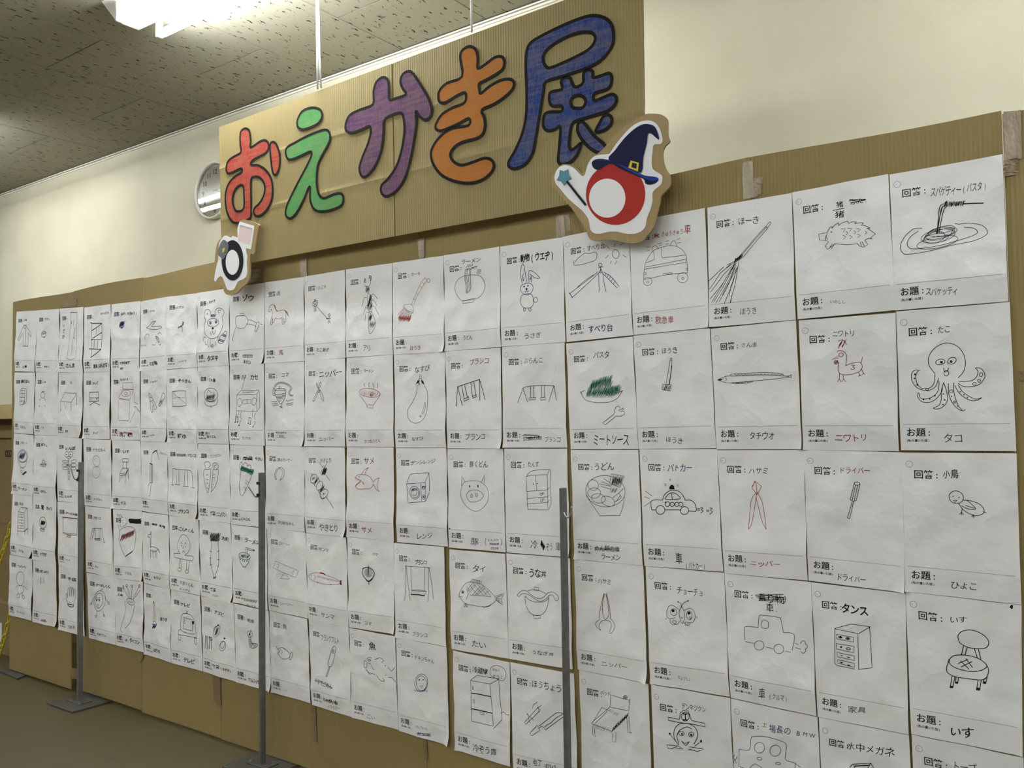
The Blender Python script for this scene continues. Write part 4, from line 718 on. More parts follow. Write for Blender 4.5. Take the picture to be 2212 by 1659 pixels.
b p 1.3|- 1895,560 1930,640 2000,770;- 1950,555 1985,620 2012,765;- 2040,560 2030,770;- 2160,540 2110,640 2050,770;- 2170,620 2060,775;@2015,808 72,48 25;z 1975,810 2055,815 16 6;1920,790 1925,1000 1870,1180 1865,1260 1885,1290;2080,870 2060,980 2000,1150 1935,1230;@1960,555 15,18 0;@2035,560 14,18 0;@2155,560 16,22 0;@1905,575 12,25 0
b p 1.6|U 2005,1415 2170,1455 58 ダイコン;U 1925,1420 1975,1430 44 大
=d,1|183.6,664.3 239.9,656.9 239.9,802.4 182.3,804.7|-|white sheet with a zigzag shelf in thick pencil
X l 1.4|T 1535,390 1668,370 34 ほんだな
X p 2.6|- 1378,530 1400,543 1560,543;- 1560,545 1395,658;- 1410,782 1555,688;- 1355,948 1555,957;- 1555,960 1395,1085;- 1385,803 1412,800
X p 1.6|- 1393,545 1390,950;- 1560,548 1555,958;- 1400,950 1400,1080;- 1465,620 1465,720;- 1508,600 1508,700;- 1395,800 1550,798;- 1437,812 1435,940;- 1495,815 1490,945
X p 1.8|U 1432,1230 1695,1200 62 家具(ほんだな)
=d,2|182,805 239,802.6 237.9,948.4 180.2,947.5|-|white sheet with a small square television on splayed feet
Y p 1.4|T 1412,322 1505,308 38 テレビ
Y p 1.8|- 1362,605 1362,460 1505,455 1505,600;.1380,580 7;.1403,578 6;- 1365,550 1505,545;- 1370,668 1435,620 1530,662
Y k 2|- 1360,605 1505,600;- 1362,460 1505,455;.1478,565 11
Y p 1.4|U 1418,1110 1495,1108 30 テレビ
=d,3|180.6,947.6 241.3,950.3 242.2,1098.2 184.3,1091.4|-|white sheet with an extremely faint pencil outline of a round figure
Z l 1.4|T 1418,308 1615,308 44 ドラえもん
Z l 1.2|@1475,485 58,85 0;o 1430,590 1520,590 1530,700 1470,760 1420,700
Z l 1.3|U 1425,1095 1570,1100 36 ドラえもん
=d,4|184.6,1092.6 240.6,1098.7 247,1248.5 187.7,1235|-|white sheet with a small single swing with a shaded seat
a p 1.5|T 1430,430 1538,442 38 ブランコ
a p 1.4|- 1410,600 1555,600;- 1412,600 1375,780;- 1440,600 1398,780;- 1555,602 1592,820;- 1530,602 1550,800;- 1445,605 1450,770;- 1510,605 1515,770
a p 2|- 1435,765 1530,762;- 1440,785 1530,785;- 1585,820 1600,822
a p 1.3|U 1448,1208 1505,1215 24 ブランコ
=d,5|188.4,1236.8 247,1248.3 251.4,1393.4 193.8,1377.8|-|white sheet with a smiling egg-shaped figure with thin arms and legs
b p 1.6|T 1465,535 1685,570 42 かつましくん
b p 1.4|@1520,795 92,165 8;@1510,790 65,120 8;1535,635 1555,612 1577,605;- 1425,740 1388,832;- 1605,740 1655,815;@1383,840 13,15 0;@1665,830 13,18 0;- 1485,960 1472,1025;- 1575,955 1598,1020;@1468,1038 15,16 0;@1600,1030 13,14 0;= 1480,850 1515,855 1497,890;@1475,768 12,30 0;@1518,772 12,30 0
b k 1.8|.1475,778 9;.1518,780 9
b p 1.4|U 1492,1315 1642,1355 34 たまごくん
=c,1|130.4,667 182,663 179.3,804.7 127.3,804.7|-|white sheet with a tall narrow upright saury drawn full height
X l 1.5|T 930,585 960,580 40 メ;T 930,665 965,660 60 だ;T 925,755 960,750 60 か
X l 1.3|- 1062,370 1045,700 1022,1100;- 1160,370 1160,700 1150,1100;1015,1095 1075,1120 1140,1100;- 1105,480 1100,600;- 1110,790 1075,1050
X p 1.8|- 1055,368 1165,368;- 1073,505 1070,548;- 1125,615 1120,780;- 1115,770 1125,790
X p 1.8|U 995,1215 1140,1215 62 さんま
=c,2|127.7,805.3 179.5,804.7 178,946.4 124.6,943|-|white sheet with a plain rectangular table in perspective
Y l 1.3|T 1055,310 1085,315 40 机
Y p 1.5|= 965,468 1160,478 1075,620 900,607;- 905,610 912,765;- 970,630 975,710;- 1070,625 1075,750;- 1155,485 1157,660
Y k 2|- 912,740 912,762;- 1075,735 1075,750;- 1157,645 1157,660;- 975,695 976,708
Y p 1.5|U 985,1080 1030,1085 46 机
=c,3|124.6,942.9 177.5,947 178.2,1088 125,1081.9|-|white sheet with a dragonfly with bulging eyes behind the first pole's hook
Z p 1.4|T 970,290 1135,282 46 とんぼ
Z p 1.4|@1003,380 30,45 0;@1065,375 30,46 0;@1035,430 25,16 0;@980,490 48,18 -5;@1110,490 45,25 -10;@975,550 48,20 0;@1105,550 48,25 0;@980,602 42,20 0;@1105,605 45,22 0;@1030,700 16,85 0;z 1000,550 1070,560 22 6;- 1015,650 1045,655;- 1015,680 1045,685;- 1030,440 1032,620
Z k 2|.1000,382 9;.1060,380 9
Z p 1.4|U 968,1048 1078,1050 34 とんぼ
=c,4|125.3,1083 179.5,1087.8 181,1232.3 127,1221.4|-|white sheet with a flat-screen monitor on a small foot
a p 1.5|T 982,350 1095,370 30 テレビ
a k 2.2|T 1095,370 1165,385 38 大画
a m 1.5|= 940,425 1172,448 1155,715 940,685;- 940,665 1155,695
a k 2.5|- 932,420 1170,445
a k 2|= 1005,710 1065,715 1060,740 1010,735
a l 1.4|U 985,1095 1055,1105 30 テレビ
=c,5|127,1221.9 181.2,1232 183.3,1374.5 128.7,1359.8|-|white sheet with an upright knitted glove with a dark cuff
b p 1.5|T 1005,435 1155,468 58 手袋
b p 1.5|1020,842 1000,760 985,690 1000,680 1018,745;1012,740 1015,620 1030,585 1045,620 1045,720;1047,700 1050,600 1065,575 1077,610 1075,720;1078,700 1085,600 1100,585 1108,620 1105,720;1108,700 1118,620 1135,610 1140,640 1130,760 1110,868;.1050,800 5;.1095,800 5
b k 2.6|o 1018,845 1060,850 1110,865 1100,888 1060,888 1028,870
b p 1.6|U 1028,1205 1135,1218 42 てぶくろ
=b,1|81.2,670.4 130.4,667.3 127,804.7 77.8,803.4|-|white sheet with one tiny shaded button mid-page
X l 1.5|T 655,475 738,478 36 ボタン
X p 1.5|@635,715 36,48 20;z 612,705 665,700 24 5;- 625,765 650,765
X p 1.6|U 642,1232 718,1230 28 ボタン
=b,2|77.8,804 127,804.4 123.7,941 74.8,939.6|-|white sheet with a sparse small figure with a round head and short dashes for limbs
Y p 1.4|T 618,298 675,300 24 くま
Y p 1.5|@617,502 33,50 0;z 598,455 645,452 14 4
Y p 1.8|- 585,562 570,592;- 640,558 658,592;- 575,672 560,690;- 640,668 650,685
Y l 1.3|U 588,1022 645,1025 28 くま
=b,3|74.8,940.2 123.7,941.5 123.3,1079.9 72.7,1073|-|white sheet with a small brimmed hat
Z p 1.5|T 592,215 690,240 38 ぼうし
Z p 1.6|@625,545 48,27 0;600,528 608,485 625,465 645,485 655,528
Z p 2.2|- 580,540 620,548 668,540
Z p 1.3|U 590,965 688,980 34 ぼうし
=b,4|73,1072.2 123,1077.6 122.6,1218 71.7,1208.5|-|white sheet with a light bulb blackened inside
a p 1.4|T 592,262 628,270 70 電;T 665,272 768,290 46 きゅう
a p 1.6|@617,508 60,88 0;= 580,595 640,600 640,642 580,638;- 575,610 645,618
a k 3|z 585,510 650,515 34 12
a k 1.5|U 582,1003 695,1018 46 イクラ丼
=b,5|71.7,1209 122.6,1217.8 124,1356 71.7,1343.3|-|white sheet with two short upright chopsticks
b p 1.4|T 575,315 715,348 38 はしぼう
b k 2.6|- 590,428 592,525
b k 1.8|- 632,422 630,455;- 635,465 633,512
b p 1.4|U 585,1100 682,1115 34 わりばし
=a,1|37.1,673.2 81.2,670.8 76.7,803.4 32.4,801.6|-|white sheet with a long buttoned coat with outspread sleeves
X l 1.5|T 305,492 372,485 36 上着
X p 1.4|305,600 270,700 225,800;- 225,800 245,822 305,690 305,905 385,907 380,690;380,690 405,730 425,752;- 425,752 437,722 360,595;@332,600 22,18 0;310,585 318,572 345,570 360,580
X p 1.8|- 338,620 340,900;- 302,905 385,908
X p 1.8|U 290,1235 360,1228 38 上着
=a,2|33,804.7 76.7,804.7 73.7,938.3 30.6,934.9|-|white sheet with a rounded bookcase full of rungs
Y k 1.8|T 272,285 335,285 50 黒板
Y p 1.4|T 340,285 412,290 46 ほん
Y p 1.4|275,400 340,400 358,440 350,600 320,650 258,658;- 275,400 258,450 255,655;- 262,430 335,430;- 330,430 322,640;- 262,480 330,480;- 260,540 328,540;- 260,600 325,600;- 290,430 285,480;- 295,480 290,540;- 290,540 288,600
Y p 2|- 300,645 330,610
Y l 1.5|U 270,1005 350,1025 40 ほん
=a,3|30.6,935.7 74,940.2 72,1071.7 27,1066.3|-|white sheet with a blue scribbled hot-air balloon and its basket
Z l 1.5|T 255,190 375,200 32 バルーン
Z b 1.3|@293,408 82,102 0;@293,412 70,88 0;z 250,400 330,400 60 8;z 240,410 290,420 40 5
Z k 2|- 250,400 265,430;- 275,430 285,450
Z p 1.3|- 222,480 268,590;- 365,480 328,590;- 268,590 328,592;@280,650 15,18 0;- 265,595 320,600
Z p 1.8|#290,690 345,645 370,660 310,715
Z p 1.4|U 228,915 370,942 40 ラーメン
=a,4|27.4,1066.8 72,1072.2 71.3,1207.2 24.6,1197.3|-|white sheet with a tall chest of many small drawers in perspective
a p 1.5|T 242,205 308,215 40 たな
a p 1.3|= 218,335 265,265 375,275 325,350;- 218,335 220,640;- 325,350 330,640;- 375,275 380,620;- 225,640 330,645 380,600;- 225,640 228,710;- 332,645 335,700;- 375,620 378,680;= 232,370 310,380 310,430 232,420;= 232,460 312,470 312,520 232,510;= 232,550 312,560 312,605 232,595;- 270,375 270,420;- 275,470 272,515;- 275,560 272,600
a p 2.2|- 270,265 375,278;- 320,640 375,600
a l 1.5|U 240,940 320,975 36 たな
=a,5|22.2,1198 71.3,1207.6 69.7,1340.8 20.2,1328.3|-|white sheet with a plain round-headed figure clasping its hands, bottom row
b p 1.4|T 215,235 355,262 32 アンパンマン
b p 1.4|@262,440 62,110 0;- 215,545 190,600;- 310,550 370,620;o 230,560 300,560 310,640 270,680 230,640;- 235,660 225,700;- 290,660 300,700;@238,715 22,30 10;@310,735 18,30 -10
b l 1.4|U 208,965 345,1000 32 アンパンマン
"""
# ---------------------------------------------------------------- depths of the planes (metres in front of the camera)
D_SHEET = 1.945; D_BOARD = 1.950; D_BAN = 1.905; D_WALL = 2.69; Z_CEIL = CH + 1.60

# ================================================================ ROOM
def room():
    X0, X1, Y0, Y1 = -9.6, 4.2, -5.0, D_WALL
    fl = MB().box(X0-.1, X1+.1, Y0-.1, Y1+.1, -.12, 0).build('floor', M_FLOOR); struct(fl)
    struct(MB().box(X0-.1, X1+.1, Y1, Y1+.12, 0, Z_CEIL+.1).build('wall_back', M_WALL))
    struct(MB().box(X0-.12, X0, Y0, Y1, 0, Z_CEIL+.1).build('wall_left', M_ROOM))
    struct(MB().box(X1, X1+.12, Y0, Y1, 0, Z_CEIL+.1).build('wall_right', M_ROOM))
    struct(MB().box(X0, X1, Y0-.12, Y0, 0, Z_CEIL+.1).build('wall_front', M_ROOM))
    # ceiling: dark joint bed with tiles; columns 0.456 wide, joints staggered
    ce = MB().box(X0-.1, X1+.1, Y0-.1, Y1+.1, Z_CEIL+.014, Z_CEIL+.08).build('ceiling', M_CEILGAP); struct(ce)
    P = .4565; L = .913; g = .0022
    me = None; i = 0
    for c in range(-13, 10):
        x0 = -3.40 + c*P
        if x0 < X0-.05 or x0+P > X1+.1: continue
        yb = 2.313 if (c % 2 == 0) else 1.856
        y = yb
        while y > Y0: y -= L
        while y < Y1-.01:
            a = max(y, Y0); b = min(y+L, Y1)
            if b-a > .02:
                if abs((b-a)-L) < 1e-6 and me:
                    o = bpy.data.objects.new('ceiling_tile', me); COL.objects.link(o)
                else:
                    o = MB().box(g, P-g, g, (b-a)-g, 0, .014).build('ceiling_tile', M_CEIL)
                    if abs((b-a)-L) < 1e-6: me = o.data
                o.location = (x0, a, Z_CEIL + random.uniform(-.0003, .0003)); o.parent = ce
            y += L
    # thin double moulding where ceiling meets the back wall
    t = MB().box(X0, X1, Y1-.012, Y1, Z_CEIL-.010, Z_CEIL-.004).box(X0, X1, Y1-.006, Y1, Z_CEIL-.022, Z_CEIL-.013).build('trim_1', M_TRIM); struct(t)
    struct(MB().box(X0, X1, Y1-.012, Y1, 0, .075).build('baseboard_back', plain('dark_vinyl_baseboard', (.10, .085, .06), .5)))
random.seed(3)
room()

def ceiling_light():
    r = root('ceiling_light', 'white two-tube fluorescent batten running along the ceiling at upper left', 'ceiling light', None, (ROW_X[2], ROWS_Y[0], Z_CEIL))
    L = 1.27
    # trapezoid housing
    v = []; prof = [(-.105, 0), (.105, 0), (.045, -.055), (-.045, -.055)]
    for x in (-.06, L-.06):
        v += [(x, p[0], p[1]) for p in prof]
    mesh('housing', v, [(0, 1, 2, 3), (7, 6, 5, 4), (0, 4, 5, 1), (1, 5, 6, 2), (2, 6, 7, 3), (3, 7, 4, 0)], r, M_WHITEMETAL)
    for s in (-1, 1):
        t = MB().tube([(.03, s*.082, -.082), (.05, s*.082, -.082), (L-.17, s*.082, -.082), (L-.15, s*.082, -.082)], [.013, .0155, .0155, .013], 14).build('fluorescent_tube', M_TUBE_RAISED, r, True)
        for x in (.005, L-.145):
            MB().box(x+.008, x+.022, s*.082-.013, s*.082+.013, -.094, -.02).build('lamp_socket', M_GREYPLASTIC, r, bevel=.003)
    return r
proto = ceiling_light()
names = {(0, 0): 'fluorescent batten far beyond the left edge, out of frame', }
def copy_thing(o, loc, label, group=None, tube=None):
    c = o.copy(); COL.objects.link(c); c.location = loc; c['label'] = label
    if group: c['group'] = group
    for ch in o.children:
        d = ch.copy(); COL.objects.link(d); d.parent = c
        if tube and d.data.materials[0] in (M_TUBE, M_TUBE_RAISED):
            d.material_slots[0].link = 'OBJECT'; d.material_slots[0].material = tube
    return c
for yi, y in enumerate(ROWS_Y):
    for xi, x in enumerate(ROW_X if yi == 0 else FRONT_X):
        if (yi, xi) == (0, 2): continue
        if yi == 0 and xi == 1: lab = 'fluorescent batten just left of the frame, its glow on the ceiling edge'; g = None
        else: lab = 'two-tube fluorescent batten on the unseen part of the ceiling'; g = 'ceiling battens outside the frame'
        copy_thing(proto, (x, y, Z_CEIL), lab, g, M_TUBE_LOWERED if yi == 0 and x < -1 else M_TUBE)

# ================================================================ CARDBOARD BOARD
SEAMS = [-4.366, -3.795, -3.243, -2.730, -2.246, -1.735, -1.241, -.706, -.190, .36]
def px_top(x):                      # top edge of the board read off the photograph
    pts = [(-5, 649), (31, 642.6), (300, 599.5), (659, 538), (914, 492), (1532, 367), (1627, 347), (1900, 292), (2167, 240), (2250, 226)]
    for (a, b), (c, d) in zip(pts, pts[1:]):
        if a <= x <= c: return b+(d-b)*(x-a)/(c-a)
    return 240
def board():
    r = root('cardboard_display_board', 'long wall of taped brown cardboard panels carrying the drawing sheets', 'display board', None, (-2.2, D_BOARD, 0))
    off = Vector((-2.2, D_BOARD, 0))
    rnd = random.Random(5)
    tops = {}
    for i in range(9):
        x0, x1 = SEAMS[i], SEAMS[i+1]
        d0 = rnd.uniform(-.0015, .0015)
        nx, nz = 10, 14
        zb = (.013, .022, .015, .012, .014, .013, .014, .013, .014)[i]
        vs = []; fs = []
        xb0 = x0 + (.052 if i == 1 else 0)
        for s, yy in ((0, 0), (1, .005)):
            for k in range(nz+1):
                for j in range(nx+1):
                    u, w = j/nx, k/nz
                    X = x0*(w)+xb0*(1-w); X = X+(x1-.0015-X)*u
                    zt = 1.757 - (.012 if i in (3, 4) else 0) + .004*math.sin(7*X+i)
                    if i == 8: zt = 1.748 - .0*u
                    Z = zb+(zt-zb)*w
                    bow = .002*math.sin(u*math.pi)*math.sin(w*3+i)
                    vs.append((X-off.x, yy+d0+bow, Z))
        n1 = (nx+1)*(nz+1)
        for k in range(nz):
            for j in range(nx):
                a = k*(nx+1)+j; fs.append((a, a+1, a+nx+2, a+nx+1)); fs.append((n1+a, n1+a+nx+1, n1+a+nx+2, n1+a+1))
        def edge(a, b): fs.append((a, n1+a, n1+b, b))
        for j in range(nx): edge(j+1, j); edge(nz*(nx+1)+j, nz*(nx+1)+j+1)
        for k in range(nz): edge(k*(nx+1), (k+1)*(nx+1)); edge((k+1)*(nx+1)+nx, k*(nx+1)+nx)
        mesh('cardboard_panel', vs, fs, r, M_BOARD[i % 3])
    # tape strips: pixel outlines in the photograph's board plane
    def tape(quad, mat=M_TAPE, lab=None, wob=.0008, lift=.0022):
        p = [at(x, y, D_BOARD) for x, y in quad]; rn = random.Random(int(quad[0][0]))
        nx, nz = 5, 12; vs = []; fs = []
        for k in range(nz+1):
            for j in range(nx+1):
                u, w = j/nx, k/nz
                a = p[0].lerp(p[1], u).lerp(p[3].lerp(p[2], u), w)
                e = 0 if 0 < j < nx else rn.uniform(-.001, .001)
                vs.append((a.x-off.x+e, -lift-rn.uniform(0, wob), a.z))
        for k in range(nz):
            for j in range(nx):
                a = k*(nx+1)+j; fs.append((a, a+nx+1, a+nx+2, a+1))
        o = mesh('tape_strip', vs, fs, r, mat)
        md = o.modifiers.new('solid', 'SOLIDIFY'); md.thickness = .0003
        if lab: o['label'] = lab
    tape([(135, 651.5), (166.5, 646.5), (167, 662), (136, 665)], M_TAPE)
    tape([(649, 553), (663, 550), (664, 597), (651, 599)], M_TAPE2)
    tape([(903, 517), (917.5, 514), (918, 556), (906, 559)], M_TAPE2, 'wrinkled shiny tape')
    tape([(1202, 466), (1220.5, 463), (1222, 510), (1202.5, 514)], M_TAPE2, 'wrinkled shiny tape')
    tape([(1221, 461), (1232, 459), (1234, 500), (1222, 498)], M_TAPE)
    tape([(1604, 352), (1627, 347), (1629, 427), (1606, 431)], M_TAPE2, 'wrinkled shiny tape')
    tape([(1628, 386), (1648, 383), (1645, 420), (1629, 428)], M_TAPE)
    tape([(2167.5, 242), (2194, 240), (2198, 342), (2170, 347)], M_TAPE2, 'wrinkled shiny tape')
    tape([(2194, 241), (2205, 238), (2209, 343), (2197, 345)], M_TAPE, lift=.0035)
    tape([(2168.5, 347), (2198, 344), (2199, 377), (2170, 382)], M_TAPE, lift=.0016)
    tape([(536, 580), (570, 574), (571, 606), (538, 612)], M_TAPE)
    tape([(460.5, 1460), (477, 1464), (478.5, 1524), (462.5, 1518)], M_TAPE)
    tape([(674.5, 1522), (683, 1525), (686, 1603), (678, 1602)], M_TAPE)
    tape([(154.5, 1443), (167, 1443), (167, 1467), (155.5, 1466)], M_TAPE)
    tape([(300, 1411), (312.5, 1411), (309, 1424), (302, 1431)], M_TAPE2, 'torn crumpled tape')
    tape([(915, 1604), (923, 1606), (925, 1640), (918, 1637)], M_TAPE)
    tape([(2199, 800), (2211, 800), (2212, 823), (2200, 824)], M_TAPE)
    # dark backing strip seen through the gap between the first two panels
    return r
board()

# ================================================================ DRAWING SHEETS
def sheet_h(c, r_, u, v, X, Z, amp):
    """height of the paper surface in front of the board"""
    s = c*7.3+r_*3.1
    h = amp*(.5+.5*math.sin(X*17+s)*math.sin(Z*13+s*1.7)) + amp*.5*math.sin(X*31+Z*9+s*2.3)*.5
    k1 = ((c*37+r_*53) % 17)/17; fold = .80+.015*math.sin(s)
    a = .0012+.0042*k1
    if v < fold: h += a*max(0, (v-.5)/(fold-.5))**2
    else: h += a*(1-(v-fold)/(1.02-fold))
    if (c+r_*2) % 3 == 0: h += .0016*max(0, 1-abs(u*.8+v*.6-.5-.3*k1)*9)      # a diagonal crease
    if (c*2+r_) % 4 == 1: h += .0016*max(0, 1-abs(v-.45-.1*k1-.1*u)*16)
    h += .0012*math.sin(X*52+s*3)*math.sin(Z*41+s)
    # lower corners curl away from the board on some sheets
    kk = (c*5+r_*3) % 4
    if kk == 0:
        d = max(0, u+v-1.86)/.14; h += .012*d*d
    elif kk == 1:
        d = max(0, (1-u)+v-1.9)/.1; h += .006*d*d
    return h

COLNO = {'a': -4, 'b': -3, 'c': -2, 'd': -1, 'e': 0}
TILES = {'A': (1659, 330, 3.998), 'B': (1659, 745, 3.998), 'C': (1659, 1140, 3.998), 'D': (1659, 1244, 3.998),
         'E': (1187, 440, 3.998), 'F': (1187, 850, 3.998), 'G': (1187, 1244, 3.998),
         'H': (840, 520, 5.53), 'I': (840, 740, 5.53), 'J': (840, 960, 5.53), 'K': (840, 1170, 5.53), 'M': (840, 1359, 5.53),
         'N': (560, 560, 6.9125), 'O': (560, 760, 6.9125), 'P': (560, 960, 6.9125), 'Q': (560, 1130, 6.9125), 'R': (560, 1340, 5.267),
         'S': (300, 590, 7.373), 'T': (300, 775, 7.373), 'U': (300, 930, 7.373), 'V': (300, 1100, 7.373), 'W': (300, 1255, 7.373),
         'X': (10, 625, 7.373), 'Y': (10, 785, 7.373), 'Z': (10, 930, 7.373), 'a': (10, 1060, 7.373), 'b': (10, 1190, 7.373)}
ROWNAME = {1: 'top row', 2: 'second row', 3: 'third row', 4: 'fourth row', 5: 'bottom row'}

class Ink:
    def __init__(s): s.v = []; s.f = []; s.m = []; s.mats = []
    def add(s, vs, fs, mat):
        if not vs: return
        if mat not in s.mats: s.mats.append(mat)
        b = len(s.v); s.v += vs; s.f += [tuple(b+i for i in f) for f in fs]; s.m += [s.mats.index(mat)]*len(fs)

def pts_of(txt): return [tuple(float(a) for a in p.split(',')) for p in txt.split()]

def put_sheet(head, body):
    col, quad, num, label = head.split('|')
    c_, r_ = col.split(','); r_ = int(r_); c = COLNO.get(c_, None)
    if c is None: c = int(c_)
    Q = [at(*p, D_SHEET) for p in pts_of(quad)]           # TL TR BR BL
    nw = len(label.split())
    if 'row' not in label and nw <= 13: label = label + ', ' + ROWNAME[r_]
    org = (Q[2]+Q[3])/2
    rt = root('drawing_sheet', label, 'paper sheet', 'drawing sheets on the cardboard board', org)
    rnd = random.Random(c*100+r_)
    amp = .0022 if c > 5 else .003
    base = .0006
    TL, TR, BR, BL = [Vector((q.x, q.z)) for q in Q]
    ux = (TR-TL); vx = (BL-TL)
    def uv(X, Z):
        d = Vector((X, Z))-TL
        det = ux.x*vx.y-ux.y*vx.x
        return (d.x*vx.y-d.y*vx.x)/det, (ux.x*d.y-ux.y*d.x)/det
    def H(X, Z):
        u, v = uv(X, Z); return base + sheet_h(c, r_, u, v, X, Z, amp)
    nx, nz = 16, 24
    vs = []; fs = []
    for k in range(nz+1):
        for j in range(nx+1):
            u, w = j/nx, k/nz
            p = TL.lerp(TR, u).lerp(BL.lerp(BR, u), w)
            vs.append((p.x-org.x, -H(p.x, p.y), p.y-org.z))
    for k in range(nz):
        for j in range(nx):
            a = k*(nx+1)+j; fs.append((a, a+nx+1, a+nx+2, a+1))
    sh = mesh('paper', vs, fs, rt, M_PAPER[(c*3+r_) % 3], smooth=True)
    if c in (5,) and r_ == 5: pass
    def place(v2):                                        # (X,Z) metres -> sheet surface
        return [(p[0]-org.x, -H(p[0], p[1])-.0006, p[1]-org.z) for p in v2]
    def q2(u, v): 
        p = TL.lerp(TR, u).lerp(BL.lerp(BR, u), v); return p
    # ---- printed form
    W = ux.length; HH = vx.length; ex = ux.normalized(); ey = -vx.normalized()
    def word(ink, s, u, v, size, off, mat, adv=1.0):
        p = q2(u, v); x = 0
        for ch in s:
            g, f = glyph(ch, off); a = .55 if ch in ':()' else 1.0
            ink.add(place([p+ex*(x+(.5*a if a == 1.0 else .35)+q[0])*size + ey*q[1]*size for q in g]), f, mat)
            x += a*adv
    far = c < 6
    hs = (.0188 if not far else .0192)*W/.208
    hd = Ink(); word(hd, '回答:', .105, .155, hs, .012 if not far else .022, M_PRINT)
    cc = q2(.068, .083); rad = .0066*W/.208
    if c > 3:
        ring = [cc+ex*math.cos(a)*rad+ey*math.sin(a)*rad for a in [i*math.pi/9 for i in range(18)]]
        v, f = ribbon(ring, .00065, True); hd.add(place(v), f, M_HAIR)
        if num != '-':
            word(hd, num, .068-.009*len(num)-.012, .083, .0042, 0, M_HAIR, .62)
    mesh('printed_heading', hd.v, hd.f, rt, hd.mats, hd.m)
    dl = Ink(); v, f = ribbon([q2(.03, .815), q2(.96, .815)], (.0006 if not far else .0008)); dl.add(place(v), f, M_HAIR)
    mesh('dividing_line', dl.v, dl.f, rt, dl.mats, dl.m)
    cp = Ink(); word(cp, 'お題:', .055, .872, hs, .012 if not far else .022, M_PRINT)
    word(cp, '(私の書いた絵)', .055, .93, .0062*W/.208 if not far else .0068, .012, M_PRINT)
    mesh('printed_caption', cp.v, cp.f, rt, cp.mats, cp.m)
    # ---- handwriting and drawing
    ans = Ink(); dai = Ink(); drw = Ink()
    for line in body:
        hd_, items = line.split('|', 1)
        tk, ck, wd = hd_.split(); ox, oy, sc = TILES[tk]; wd = float(wd)*.00138; mat = INK[ck]
        def PX(p):
            q = at(ox+p[0]/sc, oy+p[1]/sc, D_SHEET); return Vector((q.x, q.z))
        for it in items.split(';'):
            it = it.strip()
            if not it: continue
            k = it[0]
            if k in 'TU':
                _, a, b, h, s = it.split(' ', 4)
                a = [float(x) for x in a.split(',')]; b = [float(x) for x in b.split(',')]; h = float(h)
                A = PX(a); B = PX(b); up = PX((a[0], a[1]-h/2))-PX((a[0], a[1]+h/2)); hh = up.length
                n = len(s); dx = (B-A)/n
                off = (-.008, -.002, .008, .020)[max(0, min(3, int((wd*725-.55)/.25)))]
                if far: off += .010
                tgt = ans if k == 'T' else dai
                for i, ch in enumerate(s):
                    if ch in ' ': continue
                    g, f = glyph(ch, off)
                    an = rnd.uniform(-.09, .09); sc1 = rnd.uniform(.86, 1.06); skew = rnd.uniform(-.05, .14)
                    ctr = A+dx*(i+.5)+up*rnd.uniform(-.06, .06)
                    kk = 1.0 if ord(ch) >= 0x4e00 or ord(ch) < 0x3000 else 1.16; e1 = dx*sc1*1.04*(1+(kk-1)*.6); e2 = up*sc1*1.1*kk
                    ca, sa = math.cos(an), math.sin(an)
                    vv = []
                    for q in g:
                        x, y = q[0]+q[1]*skew, q[1]
                        x, y = x*ca-y*sa, x*sa+y*ca
                        vv.append(ctr+e1*x+e2*y)
                    tgt.add(place(vv), f, mat)
                continue
            if k == '@':
                a, b, rot = it[1:].split(); cx, cy = [float(x) for x in a.split(',')]; rx, ry = [float(x) for x in b.split(',')]
                ro = math.radians(float(rot)); j1 = rnd.uniform(-.04, .04)
                n = 30; P = []
                for i in range(n):
                    t = 2*math.pi*i/n; w = 1+j1*math.sin(2*t)
                    x, y = rx*math.cos(t)*w, ry*math.sin(t)*w
                    P.append(PX((cx+x*math.cos(ro)-y*math.sin(ro), cy+x*math.sin(ro)+y*math.cos(ro))))
                v, f = ribbon(P, wd, True); drw.add(place(v), f, mat)
            elif k == '.':
                a, r = it[1:].split(); cx, cy = [float(x) for x in a.split(',')]; r = float(r)
                P = [PX((cx+r*math.cos(t), cy+r*math.sin(t))) for t in [i*math.pi/5 for i in range(10)]]
                drw.add(place(P), [tuple(range(10))[::-1]], mat)
            elif k == '#':
                P = [PX(p) for p in pts_of(it[1:])]; drw.add(place(P), [tuple(range(len(P)))[::-1]], mat)
            elif k == 'z':
                p = it[1:].split(); a, b = [[float(x) for x in q.split(',')] for q in p[:2]]; am = float(p[2]); n = int(float(p[3]))
                P = []
                for i in range(2*n+1):
                    t = i/(2*n); s = 1 if i % 2 else -1
                    jx = rnd.uniform(-.3, .3)*abs(b[0]-a[0])/n; jy = rnd.uniform(.72, 1.05)
                    P.append(PX((a[0]+(b[0]-a[0])*t-s*am*.28+jx, a[1]+(b[1]-a[1])*t+s*am*jy)))
                v, f = ribbon(P, wd*.85); drw.add(place(v), f, mat)
            else:
                closed = k in '=o'; straight = k in '=-'
                P = pts_of(it[1:] if k in '=-o' else it)
                if straight: P = [PX(p) for p in P]
                else: P = [PX(p) for p in catmull(P, closed)]
                v, f = ribbon(P, wd, closed); drw.add(place(v), f, mat)
    if ans.v: mesh('handwritten_answer', ans.v, ans.f, rt, ans.mats, ans.m)
    if dai.v: mesh('handwritten_title', dai.v, dai.f, rt, dai.mats, dai.m)
    if drw.v: mesh('ink_drawing', drw.v, drw.f, rt, drw.mats, drw.m)
def all_sheets():
    head = None; body = []
    for ln in DATA.strip().splitlines():
        ln = ln.strip()
        if not ln: continue
        if ln[0] == '=':
            if head: put_sheet(head, body)
            head = ln[1:]; body = []
        else: body.append(ln)
    put_sheet(head, body)
all_sheets()
